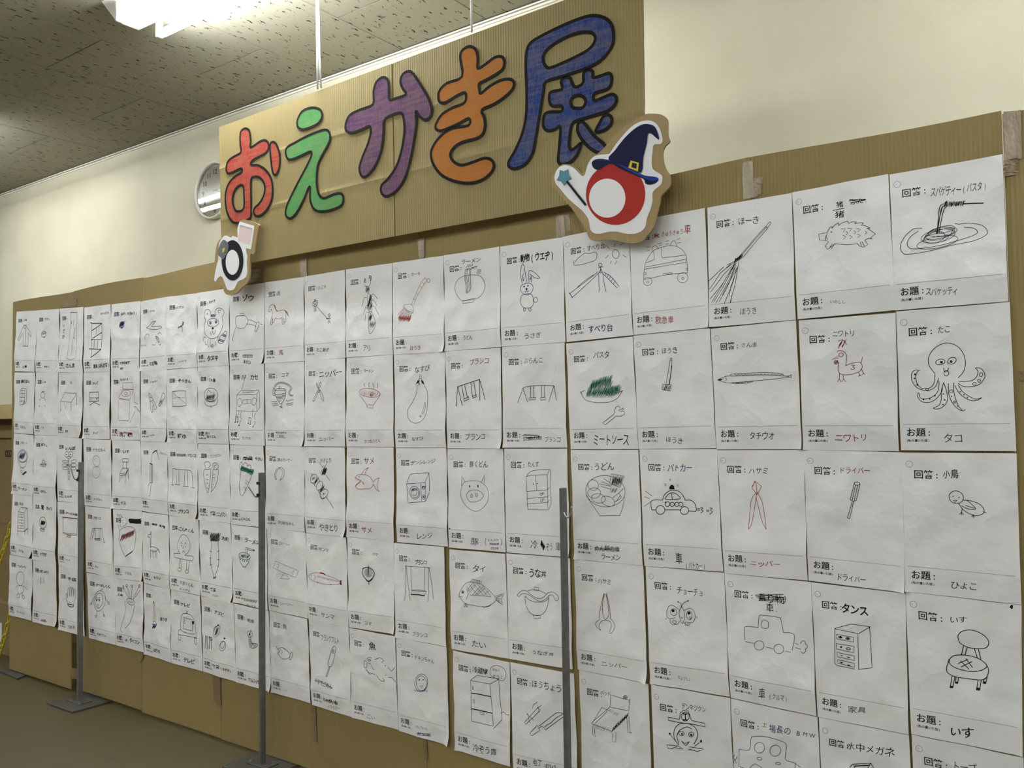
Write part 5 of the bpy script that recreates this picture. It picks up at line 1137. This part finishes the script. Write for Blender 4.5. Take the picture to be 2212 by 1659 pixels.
# ================================================================ BANNER
def px2(o, s, pts, D):
    return [at(o[0]+x/s, o[1]+y/s, D) for x, y in pts]
def spl(pts, n=5): return [tuple(v) for v in catmull(pts, True, n=n)]
def filled(name, loops, parent, mat, y, org):
    """flat filled shape (outer loop + holes) in the XZ plane at depth y"""
    cu = bpy.data.curves.new('fill', 'CURVE'); cu.dimensions = '2D'; cu.fill_mode = 'BOTH'
    for lp in loops:
        s = cu.splines.new('POLY'); s.points.add(len(lp)-1); s.use_cyclic_u = True
        for i, p in enumerate(lp): s.points[i].co = (p.x-org.x, p.z-org.z, 0, 1)
    o = bpy.data.objects.new('fill', cu); COL.objects.link(o)
    dg = bpy.context.evaluated_depsgraph_get(); ev = o.evaluated_get(dg); me = ev.to_mesh()
    vs = [(v.co.x, y-org.y, v.co.y) for v in me.vertices]; fs = [tuple(p.vertices) for p in me.polygons]
    ev.to_mesh_clear(); bpy.data.objects.remove(o)
    return mesh(name, vs, fs, parent, mat)
def outline(name, loops, parent, mat, w, y, org):
    ink = Ink()
    for lp in loops:
        v, f = ribbon([Vector((p.x, p.z)) for p in lp], w, True, .03)
        ink.add([(p.x-org.x, y-org.y, p.y-org.z) for p in v], f, mat)
    return mesh(name, ink.v, ink.f, parent, ink.mats, ink.m)

BC = [at(473, 275, D_BAN), at(1387.5, -62, D_BAN), at(1394, 411, D_BAN), at(479, 579, D_BAN)]
def ban_pt(u, v):
    return BC[0].lerp(BC[1], u).lerp(BC[3].lerp(BC[2], u), v)
def ban_h(u, v):
    h = .0007*math.sin(u*9)*math.sin(v*4)
    for c in (.30+.03*u, .66-.02*u): h += .0019*max(0, 1-abs(v-c)*40)
    return h
def banner():
    org = (BC[2]+BC[3])/2
    r = root('cardboard_banner', 'brown cardboard banner with five big coloured marker characters, hung by white string', 'banner', None, org)
    us = (at(847, 135, D_BAN).x-BC[0].x)/(BC[1].x-BC[0].x)
    for a, b, th in ((0, us-.0012, 0), (us+.0012, 1, .0015)):
        nx, nz = 30, 60; vs = []; fs = []
        for s in (0, 1):
            for k in range(nz+1):
                for j in range(nx+1):
                    u = a+(b-a)*j/nx; v = k/nz; p = ban_pt(u, v)
                    vs.append((p.x-org.x, -ban_h(u, v)+s*.005+th*.3, p.z-org.z))
        n1 = (nx+1)*(nz+1)
        for k in range(nz):
            for j in range(nx):
                q = k*(nx+1)+j; fs.append((q, q+nx+1, q+nx+2, q+1)); fs.append((n1+q, n1+q+1, n1+q+nx+2, n1+q+nx+1))
        for j in range(nx):
            for q, q2_ in ((j, j+1), (nz*(nx+1)+j+1, nz*(nx+1)+j)): fs.append((q, q2_, n1+q2_, n1+q))
        for k in range(nz):
            for q, q2_ in (((k+1)*(nx+1), k*(nx+1)), (k*(nx+1)+nx, (k+1)*(nx+1)+nx)): fs.append((q, q2_, n1+q2_, n1+q))
        mesh('cardboard_panel', vs, fs, r, M_BANNER)
    y = D_BAN-.0029
    C2 = ((460, 0), 3.95); C3 = ((950, 0), 3.95); C5 = ((400, 300), 4.608)
    LET = [
     ('o_character', 'red hiragana character', (.32, .040, .036), C5, [
       [(555,135),(549,60),(547,-29),(560,-80),(597,-103),(632,-88),(645,-50),(652,20),(652,87),(740,30),(795,14),(828,45),(827,100),(790,150),(700,195),(660,225),(658,262),(720,262),(790,300),(845,370),(868,450),(868,560),(845,650),(800,720),(745,765),(700,765),(683,730),(690,690),(740,640),(780,570),(795,490),(775,420),(735,382),(690,378),(655,405),(655,580),(655,760),(630,800),(560,830),(490,835),(450,800),(415,720),(400,600),(412,500),(450,420),(510,365),(560,335),(568,305),(545,298),(440,345),(412,320),(412,270),(430,220),(480,180)],
       [(580,475),(545,462),(500,500),(475,570),(475,640),(500,710),(540,722),(578,700),(588,650),(586,560)]],
       [[(845,70),(855,40),(880,32),(910,60),(940,150),(942,250),(925,320),(900,358),(875,340),(860,260),(848,150)]]),
     ('e_character', 'green hiragana character', (.06, .24, .08), C5, [
       [(1000,130),(1020,80),(1090,40),(1180,-10),(1290,-60),(1390,-90),(1435,-65),(1442,0),(1420,60),(1360,170),(1320,260),(1308,380),(1312,480),(1335,560),(1380,592),(1440,570),(1510,545),(1560,550),(1575,600),(1555,660),(1480,700),(1400,720),(1330,722),(1280,695),(1250,630),(1243,560),(1245,480),(1225,492),(1190,580),(1140,680),(1090,760),(1045,792),(1010,775),(1000,730),(1015,660),(1060,560),(1120,440),(1190,310),(1245,200),(1260,145),(1240,128),(1160,165),(1060,205),(1018,195)]],
       [[(1117,-133),(1119,-192),(1165,-274),(1245,-308),(1315,-303),(1355,-274),(1361,-216),(1326,-157),(1256,-117),(1175,-93),(1135,-105)]]),
     ('ka_character', 'purple hiragana character', (.10, .04, .12), C2, [
       [(1365,890),(1370,780),(1395,700),(1450,660),(1490,680),(1500,740),(1502,800),(1508,852),(1560,840),(1650,805),(1622,760),(1600,700),(1615,640),(1660,610),(1700,620),(1750,690),(1830,820),(1865,920),(1860,980),(1830,1018),(1800,1020),(1760,990),(1730,945),(1735,1050),(1715,1200),(1680,1380),(1640,1510),(1590,1600),(1530,1655),(1470,1675),(1435,1635),(1440,1580),(1490,1530),(1560,1430),(1600,1320),(1625,1200),(1635,1090),(1620,980),(1580,965),(1510,990),(1460,1030),(1455,1130),(1440,1260),(1410,1360),(1360,1450),(1300,1510),(1265,1495),(1250,1430),(1280,1330),(1325,1220),(1348,1120),(1332,1078),(1260,1110),(1180,1135),(1135,1110),(1135,1050),(1170,980),(1260,935)]], []),
     ('ki_character', 'orange hiragana character', (.38, .13, .025), C3, [
       [(190,655),(175,500),(185,440),(230,402),(275,400),(310,430),(325,500),(325,585),(400,540),(470,490),(530,485),(552,530),(535,590),(470,640),(380,690),(335,715),(338,760),(350,798),(420,740),(510,690),(590,675),(632,700),(620,760),(550,830),(450,895),(357,938),(378,1000),(385,1080),(360,1150),(300,1185),(200,1210),(130,1250),(90,1310),(110,1370),(180,1410),(280,1385),(380,1350),(440,1365),(462,1410),(440,1470),(370,1530),(280,1560),(180,1558),(80,1530),(0,1480),(-60,1390),(-75,1300),(-40,1220),(20,1150),(110,1095),(248,1070),(248,1010),(160,1055),(60,1100),(0,1117),(-35,1095),(-28,1050),(20,975),(110,920),(200,885),(225,840),(212,790),(140,820),(50,875),(0,870),(-12,820),(0,770),(60,710)]], []),
     ('ten_character', 'blue kanji character', (.02, .045, .18), C3, [
       [(735,500),(745,420),(780,360),(880,300),(1000,240),(1150,175),(1290,133),(1400,150),(1460,200),(1482,280),(1475,380),(1420,470),(1330,545),(1200,600),(1050,650),(905,697),(885,780),(865,900),(840,1050),(815,1200),(790,1310),(730,1400),(640,1440),(590,1420),(590,1375),(640,1290),(700,1150),(735,1000),(742,800),(735,600)],
       [(890,460),(940,400),(1050,330),(1180,280),(1280,275),(1325,310),(1315,370),(1260,430),(1150,490),(1030,545),(940,580),(900,560),(882,510)]],
       [[(1045,760),(1035,700),(1060,665),(1110,665),(1125,700),(1150,740),(1190,735),(1225,700),(1228,625),(1270,595),(1305,612),(1310,662),(1380,645),(1440,625),(1465,650),(1460,720),(1430,760),(1360,782),(1318,800),(1312,850),(1335,857),(1400,830),(1470,805),(1505,830),(1500,880),(1460,930),(1380,965),(1250,1005),(1145,1040),(1115,1110),(1105,1200),(1105,1255),(1130,1278),(1170,1250),(1205,1220),(1190,1280),(1150,1350),(1090,1395),(1030,1400),(1010,1360),(1020,1250),(1030,1082),(980,1105),(920,1115),(885,1080),(885,1010),(900,970),(950,955),(1040,950),(1040,905),(970,907),(940,880),(935,820),(950,785)],
        [(1118,870),(1130,835),(1170,815),(1215,820),(1243,850),(1240,890),(1215,920),(1160,925),(1128,910)],
        [(1175,1090),(1185,1050),(1215,1040),(1250,1070),(1310,1150),(1420,1255),(1370,1305),(1290,1270),(1220,1200),(1180,1130)],
        [(1330,1120),(1370,1040),(1400,990),(1440,980),(1468,1010),(1460,1060),(1420,1100),(1370,1122)]])]
    for nm, lab, colr, (o, s), L1, L2 in LET:
        loops = [px2(o, s, spl(l, 3), y) for l in L1+L2]
        q = filled('painted_character', loops, r, crayon('crayon_'+lab.split()[0], colr), y, org); q['label'] = lab+' in crayon'
        e = outline('marker_outline', loops, r, M_OUTLINE, .0088, y-.0004, org)
        e.parent = q; e.location = (0, 0, 0)
    return r
banner()
def rope(label, pts, rad):
    mb = MB()
    for p in pts: mb.tube(p, rad, 8)
    o = mb.build('hanging_string', M_ROPE, None, True)
    c = Vector(pts[0][-1]); 
    for v in o.data.vertices: v.co -= c
    o.location = c
    tag(o, label, 'string'); return o
a = at(687.5, 0, D_BAN); b = at(686, 192, D_BAN-.002); b2 = at(693.5, 190, D_BAN-.002); m1 = at(687, 60, D_BAN)
top = Vector((m1.x-.005, D_BAN, Z_CEIL))
rope('doubled white string from ceiling to the left part of the banner top', [[top, at(684.5, 20, D_BAN), at(685.5, 100, D_BAN), b], [top, at(687.5, 20, D_BAN), at(689.5, 110, D_BAN), b2]], .0035)
t2 = at(1018, 0, D_BAN)
rope('single white string holding the middle of the banner top', [[Vector((t2.x, D_BAN, Z_CEIL)), t2, at(1019, 69, D_BAN-.002)]], .0034)

# ================================================================ CUTOUT SIGNS (generic figures: hat, wand and plain discs)
M_RED = noisy('printed_red', (.36, .028, .022), (.39, .034, .026), scale=8, rough=.75, spec=.15)
M_NAVY = plain('printed_navy', (.012, .013, .045), .75, 0, .15); M_BLUE = plain('printed_blue', (.02, .045, .25), .75, 0, .15)
M_YEL = plain('printed_yellow', (.62, .50, .05), .75, 0, .15); M_TEAL = plain('printed_teal', (.10, .25, .32), .75, 0, .15)
M_PINK = plain('printed_pink', (.68, .55, .56), .75, 0, .15); M_BLK = plain('printed_black', (.015, .015, .018), .75, 0, .15)
M_GRY = plain('printed_grey', (.14, .15, .17), .75, 0, .15); M_PINK2 = plain('printed_mauve', (.45, .36, .36), .5)
def ell(cx, cy, rx, ry, n=48): return [(cx+rx*math.cos(2*math.pi*i/n), cy+ry*math.sin(2*math.pi*i/n)) for i in range(n)]
def cutout(name, label, o, s, card, white, layers, D=D_BAN-.006, th=.006):
    P = px2(o, s, card, D); org = sum(P, Vector())/len(P)
    r = root(name, label, 'sign', None, org)
    q = filled('cardboard_backing', [P], r, M_CUTCARD, D-th, org)
    # give the backing thickness
    bm = bmesh.new(); bm.from_mesh(q.data); g = bmesh.ops.extrude_face_region(bm, geom=bm.faces[:])
    bmesh.ops.translate(bm, verts=[e for e in g['geom'] if isinstance(e, bmesh.types.BMVert)], vec=(0, th, 0)); bm.to_mesh(q.data); bm.free()
    filled('white_paper_shape', [px2(o, s, white, D)], r, M_WHITEPAPER, D-th-.0007, org)
    for i, (nm, pts, mat, kind) in enumerate(layers):
        y = D-th-.0012-.0004*i
        if kind == 'line':
            ink = Ink(); v, f = ribbon([Vector((p.x, p.z)) for p in px2(o, s, pts, D)], .006)
            ink.add([(p.x-org.x, y-org.y, p.y-org.z) for p in v], f, mat); mesh(nm, ink.v, ink.f, r, ink.mats, ink.m)
        else: filled(nm, [px2(o, s, pts, D)], r, mat, y, org)
    return r
card = spl([(730,520),(830,430),(1000,240),(1150,140),(1300,50),(1370,38),(1500,50),(1568,110),(1573,200),(1575,300),(1595,370),(1540,430),(1515,500),(1520,600),(1550,700),(1600,780),(1605,880),(1560,950),(1490,1020),(1480,1080),(1440,1250),(1400,1400),(1330,1490),(1270,1560),(1150,1585),(1000,1560),(860,1535),(750,1555),(660,1545),(620,1490),(600,1420),(540,1330),(430,1170),(330,1060),(230,950),(190,880),(180,820),(225,740),(300,650),(360,640),(430,650),(500,700),(545,745),(590,720),(610,680),(640,600),(680,560)], 3)
white = spl([(225,790),(260,700),(330,655),(400,660),(470,700),(550,780),(590,760),(620,650),(680,560),(760,530),(870,520),(900,490),(960,400),(1050,290),(1150,190),(1250,135),(1350,120),(1430,150),(1485,230),(1515,350),(1490,400),(1410,410),(1395,500),(1385,600),(1400,700),(1500,770),(1510,830),(1490,890),(1400,970),(1395,1080),(1370,1180),(1330,1280),(1310,1380),(1260,1440),(1180,1470),(1080,1470),(960,1445),(860,1450),(760,1470),(690,1460),(650,1410),(630,1300),(570,1210),(480,1130),(380,1040),(290,930),(240,870)], 3)
hat = spl([(875,590),(950,480),(1050,350),(1150,250),(1250,182),(1330,165),(1410,185),(1450,240),(1478,350),(1430,320),(1390,285),(1345,282),(1330,400),(1290,560),(1262,745),(1100,680)], 3)
brim = spl([(672,640),(690,600),(760,578),(860,590),(1000,640),(1200,730),(1300,780),(1440,798),(1470,825),(1430,870),(1360,888),(1310,870),(1290,820),(1150,760),(1000,690),(910,640),(830,665),(760,710),(700,695)], 3)
band = spl([(700,590),(860,588),(1000,636),(1200,726),(1300,776),(1440,796),(1468,822),(1400,845),(1300,810),(1150,735),(1000,655),(880,605)], 3)
cutout('witch_hat_cutout', 'cardboard cutout of a red ball wearing a navy witch hat, with star wand', (1160, 240), 5.53, card, white, [
    ('red_disc', ell(955, 1000, 354, 366), M_RED, ''), ('white_oval', ell(857, 1047, 217, 232), M_WHITEPAPER, ''),
    ('hat_brim', brim, M_NAVY, ''), ('hat_brim_edge', band, M_BLUE, ''), ('hat_cone', hat, M_NAVY, ''),
    ('hat_buckle', [(1140,600),(1238,628),(1226,732),(1112,685)], M_YEL, ''), ('buckle_hole', [(1160,625),(1215,640),(1207,700),(1148,680)], M_NAVY, ''),
    ('wand_stick', [(380, 850), (600, 1125)], M_BLK, 'line'),
    ('wand_star', [(295,712),(345,728),(400,703),(402,770),(434,815),(385,840),(350,903),(315,850),(258,838),(290,780)], M_TEAL, '')])
card2 = spl([(595,805),(740,850),(740,900),(715,1040),(698,1150),(662,1155),(655,1330),(640,1420),(580,1480),(520,1540),(440,1555),(400,1520),(388,1475),(330,1450),(300,1420),(305,1300),(310,1180),(330,1050),(380,985),(440,935),(530,925),(545,850)], 3)
white2 = [(558,825),(705,870),(672,1102),(622,1092)] + spl([(625,1130),(630,1240),(635,1310),(625,1370),(590,1400),(540,1425),(500,1500),(440,1505),(415,1450),(382,1375),(350,1380),(320,1422),(304,1402),(325,1280),(345,1200),(345,1100),(365,1020),(413,965),(470,985),(505,975)], 3)[:-3] + [(540, 985), (535, 900)]
cutout('black_ball_cutout', 'small cardboard cutout of a black ball in a grey cap under a pink square', (400, 300), 4.608, card2, white2, [
    ('pink_square', [(560,858),(688,908),(660,1056),(543,1020)], M_PINK, ''), ('square_band', [(561,858),(687,893),(684,908),(560,872)], M_PINK2, ''),
    ('black_disc', ell(490, 1212, 108, 200), M_BLK, ''), ('white_oval', ell(490, 1232, 67, 124), M_WHITEPAPER, ''),
    ('grey_cap', spl([(400,1008),(450,1050),(442,1130),(398,1203),(372,1180),(346,1150),(356,1080)], 3), M_GRY, ''),
    ('cap_badge', [(392,1098),(418,1085),(412,1120),(392,1142)], M_YEL, '')], D=D_BAN-.03, th=.006)
# small spacer block that holds the left cutout off the banner
# ================================================================ CLOCK
def clock():
    lft = at(421, 407, D_WALL-.03); zc = .5*(at(462, 350, D_WALL-.03).z+at(455, 471, D_WALL-.03).z); R = .1485
    c = Vector((lft.x+R, D_WALL, zc))
    r = root('wall_clock', 'round wall clock with beige rim, half hidden behind the banner', 'clock', None, c)
    def disc(rad, y, n=48): return [(rad*math.cos(2*math.pi*i/n), y, rad*math.sin(2*math.pi*i/n)) for i in range(n)]
    def lathe(prof, name, mat):
        n = 56; vs = []; fs = []
        for (rr, y) in prof: vs += disc(rr, y, n)
        for k in range(len(prof)-1):
            for i in range(n):
                j = (i+1) % n; fs.append((k*n+i, k*n+j, (k+1)*n+j, (k+1)*n+i))
        if prof[-1][0] < .01: fs.append(tuple((len(prof)-1)*n+i for i in range(n)))
        return mesh(name, vs, fs, r, mat, smooth=True)
    lathe([(.138, 0), (.1470, -.006), (.1485, -.026), (.1455, -.036), (.1405, -.036), (.1365, -.028), (.1350, -.013)], 'rim', M_CLOCKRIM)
    lathe([(.134, -.013), (.05, -.013), (.001, -.013)], 'dial', M_CLOCKFACE)
    ink = Ink()
    for h in range(1, 13):
        an = math.radians(90-30*h); s = .036; x = .100*math.cos(an); z = .100*math.sin(an); t = str(h)
        for i, ch in enumerate(t):
            g, f = glyph(ch, .012); dx = (i-(len(t)-1)/2)*.019
            ink.add([(x+dx+p[0]*s, -.0136, z+(p[1]+.03)*s) for p in g], f, M_PRINT)
    for k in range(60):
        an = math.radians(6*k); d = Vector((math.cos(an), math.sin(an))); v, f = ribbon([d*.121, d*.126], .0008)
        ink.add([(p.x, -.0136, p.y) for p in v], f, M_PRINT)
    mesh('dial_numerals', ink.v, ink.f, r, ink.mats, ink.m)
    for nm, an, L, w in (('hour_hand', 8, .06, .006), ('minute_hand', -12, .095, .004)):
        a = math.radians(an); d = Vector((math.cos(a), math.sin(a))); v, f = ribbon([d*-.015, d*L], w, maxseg=1)
        mesh(nm, [(p.x, -.016, p.y) for p in v], f, r, M_BLK)
    g = lathe([(.1335, -.0275), (.001, -.0278)], 'glass_cover', M_GLASS)
clock()

# ================================================================ POLES (chain-barrier stands)
def stand(px_c, z_top, label, base, hook, hook_mat, hidden=False):
    x = px_c[0]; y = px_c[1]
    r = root('barrier_stand', label, 'pole stand', 'chain-barrier stands along the board', (x, y, 0))
    # slim channel section pole: 9 mm wide, 21 mm deep
    mb = MB(); w, d = .0055, .0105
    mb.box(-w, w, -d, d, .010, z_top)
    mb.build('pole', M_STEEL, r, bevel=.0015)
    if base:
        mb = MB().box(-.105, .105, -.085, .085, 0, .008); mb.build('base_plate', M_PLATE, r, bevel=.002)
        MB().box(-.05, .05, -.028, .028, .008, .012).build('mounting_plate', M_PLATE, r, bevel=.001)
        for sx in (-.038, .038):
            for sy in (-.018, .018):
                MB().tube([(sx, sy, .012), (sx, sy, .018)], .006, 6).build('base_bolt', M_BRIGHTWIRE, r)
    if hook:
        q = [Vector(p)-Vector((x, y, 0)) for p in hook]
        MB().tube([Vector((p.x, p.y, p.z)) for p in q], .0022, 8).build('chain_hook', hook_mat, r, True)
    return r
def hookpts(px, D): return [at(a, b, D) for a, b in px]
def smooth3(pts, n=5):
    out = []; m = len(pts)
    for i in range(m-1):
        a, b, c, d = pts[max(i-1, 0)], pts[i], pts[i+1], pts[min(i+2, m-1)]
        for k in range(n):
            t = k/n; out.append(.5*((2*b)+(c-a)*t+(2*a-5*b+4*c-d)*t*t+(3*b-a-3*c+d)*t**3))
    out.append(pts[-1]); return out
PD = 1.895
p1 = at(174, 1250, PD); z1 = at(175.6, 998, PD).z
s1 = stand((p1.x, PD), z1, 'leftmost grey steel pole stand on its square base plate', True,
      smooth3(hookpts([(172, 1014), (171, 1026), (168.5, 1032), (165, 1036), (160.5, 1034), (157.5, 1026), (154, 1014)], PD-.014)), M_WIRE)
p2 = at(566, 1340, PD); z2 = at(566, 1021, PD).z
s2 = stand((p2.x, PD), z2, 'middle grey steel pole stand with a dark hook and two bolts', True,
      smooth3(hookpts([(562, 1058), (560.5, 1068), (556, 1073), (551, 1072.5), (545, 1064), (537, 1052)], PD-.014)), M_WIRE)
p3 = at(1218.5, 1200, PD); z3 = at(1213.5, 1054, PD).z
s3 = stand((p3.x, PD), z3, 'nearest tall grey pole stand with a bright wire hook', True,
      smooth3(hookpts([(1218, 1106), (1221, 1114), (1226, 1117.5), (1230, 1115), (1233, 1105), (1235.5, 1094)], PD-.014)), M_BRIGHTWIRE)
for st, zt, n in ((s1, z1, 2), (s2, z2, 2)):
    for k in range(n):
        MB().tube([(-.001, -.0105, zt-.035-.04*k), (-.001, -.018, zt-.035-.04*k)], .0052, 8).build('hook_bolt', M_BOLT, st)
# fourth stand behind the board's left end: only its base plate and the chains show
s4 = root('barrier_stand', 'barrier stand behind the board end, only its dark base plate showing', 'pole stand', 'chain-barrier stands along the board', (-4.33, 2.08, 0))
MB().box(-.0055, .0055, -.0105, .0105, .010, z1).build('pole', M_STEEL, s4, bevel=.0015)
mesh('base_plate', [(v.x+4.33, v.y-2.08, z) for z in (0, .008) for v in (onz(0, 1453, 0), onz(37, 1469.5, 0), onz(57, 1461, 0), onz(22, 1447, 0))],
     [(3, 2, 1, 0), (4, 5, 6, 7), (0, 1, 5, 4), (1, 2, 6, 5), (2, 3, 7, 6), (3, 0, 4, 7)], s4, M_PLATE)

def chain(label, a, b, sag, n):
    """plastic chain of oval links hanging from a to b; each link a part"""
    a = Vector(a); b = Vector(b)
    r = root('plastic_chain', label, 'chain', None, a)
    me = [None, None]
    for i in range(n):
        t = (i+.5)/n; t2 = (i+.6)/n
        f = lambda t: a.lerp(b, t) - Vector((0, 0, sag*4*t*(1-t)))
        p = f(t)-a; d = (f(t2)-f(t)).normalized()
        L = (b-a).length/n*1.35*.5
        if me[0] is None:
            pts = []
            for k in range(16):
                an = 2*math.pi*k/16; cx = math.copysign(max(0, L-.011), math.cos(an)) if abs(math.cos(an)) > .01 else 0
                pts.append((cx+.009*math.cos(an), .009*math.sin(an), 0))
            o = MB().tube(pts, .0036, 7, close=True).build('chain_link', M_CHAIN, r, True); me[0] = o.data
        else:
            o = bpy.data.objects.new('chain_link', me[0]); COL.objects.link(o); o.parent = r
        q = d.to_track_quat('X', 'Z').to_matrix().to_4x4()
        o.matrix_basis = Matrix.Translation(p) @ q @ Matrix.Rotation(math.radians(90 if i % 2 else 0), 4, 'X')
    return r
ca = at(25, 1128, 2.03); cb = at(0, 1203, 2.03); dirn = (cb-ca).normalized()
chain('yellow plastic chain, upper of the two at the board end', ca, ca+dirn*.36, .02, 10)
ca = at(25, 1316, 2.03); cb = at(0, 1402, 2.03); dirn = (cb-ca).normalized()
chain('yellow plastic chain, lower of the two, in front of the bottom box', ca, ca+dirn*.34, .015, 10)

# ================================================================ STACKED BOXES at the left edge
def zat(px, py, D): return at(px, py, D).z
YB = 2.10; XR = at(26, 1100, YB).x+.03
def carton(label, z0, z1, x0, x1, y0, y1, flaps=False, mark=False, labelp=False, dark=False):
    r = root('cardboard_box', label, 'box', 'stacked cartons behind the board end', ((x0+x1)/2, (y0+y1)/2, z0))
    hx, hy, h, t = (x1-x0)/2, (y1-y0)/2, z1-z0, .005
    mb = MB()
    mb.box(-hx, hx, -hy, -hy+t, 0, h).box(-hx, hx, hy-t, hy, 0, h).box(-hx, -hx+t, -hy+t, hy-t, 0, h).box(hx-t, hx, -hy+t, hy-t, 0, h).box(-hx+t, hx-t, -hy+t, hy-t, 0, t)
    mb.build('carton_body', M_BOX, r)
    if not flaps:
        MB().box(-hx, hx, -hy, -.0008, h, h+t).box(-hx, hx, .0008, hy, h, h+t).build('top_flaps', M_BOX, r)
        MB().box(-hx, hx, -.025, .025, h+t, h+t+.0004).box(hx, hx+.0004, -.025, .025, h-.06, h+t).build('sealing_tape', M_TAPE, r)
    else:
        v = [(-hx, -hy, h), (hx, -hy, h), (hx, -hy-.11, h-.075), (-hx, -hy-.11, h-.075)]
        o = mesh('open_flap', v+[(p[0], p[1]+.003, p[2]+.004) for p in v], [(0, 1, 2, 3), (7, 6, 5, 4), (0, 4, 5, 1), (1, 5, 6, 2), (2, 6, 7, 3), (3, 7, 4, 0)], r, M_BOX)
        v = [(-hx, hy, h), (hx, hy, h), (hx, hy+.10, h+.05), (-hx, hy+.10, h+.05)]
        mesh('open_flap', v+[(p[0], p[1]+.003, p[2]-.004) for p in v], [(0, 1, 2, 3), (7, 6, 5, 4), (0, 4, 5, 1), (1, 5, 6, 2), (2, 6, 7, 3), (3, 7, 4, 0)], r, M_BOX)
    if mark:
        ink = Ink(); o = at(12, 973, y0); o2 = at(25, 987, y0)
        X = o.x-(x0+x1)/2; Z = o.z-z0; w = (o2.x-o.x); hh = o.z-o2.z
        def rect(a, b, c, d): ink.add([(X+w*a, -hy-.0006, Z-hh*c), (X+w*b, -hy-.0006, Z-hh*c), (X+w*b, -hy-.0006, Z-hh*d), (X+w*a, -hy-.0006, Z-hh*d)], [(0, 3, 2, 1)], M_BLK)
        rect(0, 1, 0, .16); rect(0, 1, .84, 1); rect(0, .12, .16, .84); rect(.88, 1, .16, .84); rect(.28, .42, .16, .84); rect(.58, .72, .3, .84); rect(.42, .5, .3, .42)
        mesh('printed_care_mark', ink.v, ink.f, r, ink.mats)
    if labelp:
        a = at(-12, 1342, y0-.001); b = at(3.5, 1387, y0-.001)
        MB().box(a.x-(x0+x1)/2, b.x-(x0+x1)/2, -hy-.0012, -hy-.0002, b.z-z0, a.z-z0).build('white_shipping_label', M_WHITEPAPER, r)
    return r
yb = 2.16
zz = [0, zat(10, 1290, yb), zat(10, 1131, yb), zat(10, 946, yb), zat(10, 884, yb)]
XL = -5.6
xr = onz(17, 1420, 0).x
carton('bottom carton of the stack, with a white shipping label', 0, zz[1]-.006, XL+.1, xr, 2.08, 2.50, labelp=True)
carton('second carton from the floor in the stack behind the chains', zz[1], zz[2]-.006, XL, -4.52, 2.12, 2.55)
carton('dark third carton printed with a small square care mark', zz[2], zz[3]-.006, XL+.05, -4.45, 2.16, 2.58, mark=True)
carton('topmost open carton with its front flap folded down', zz[3], zz[4]+.02, XL-.05, -4.50, 2.14, 2.56, flaps=True)
bpy.data.objects.remove(_fo)
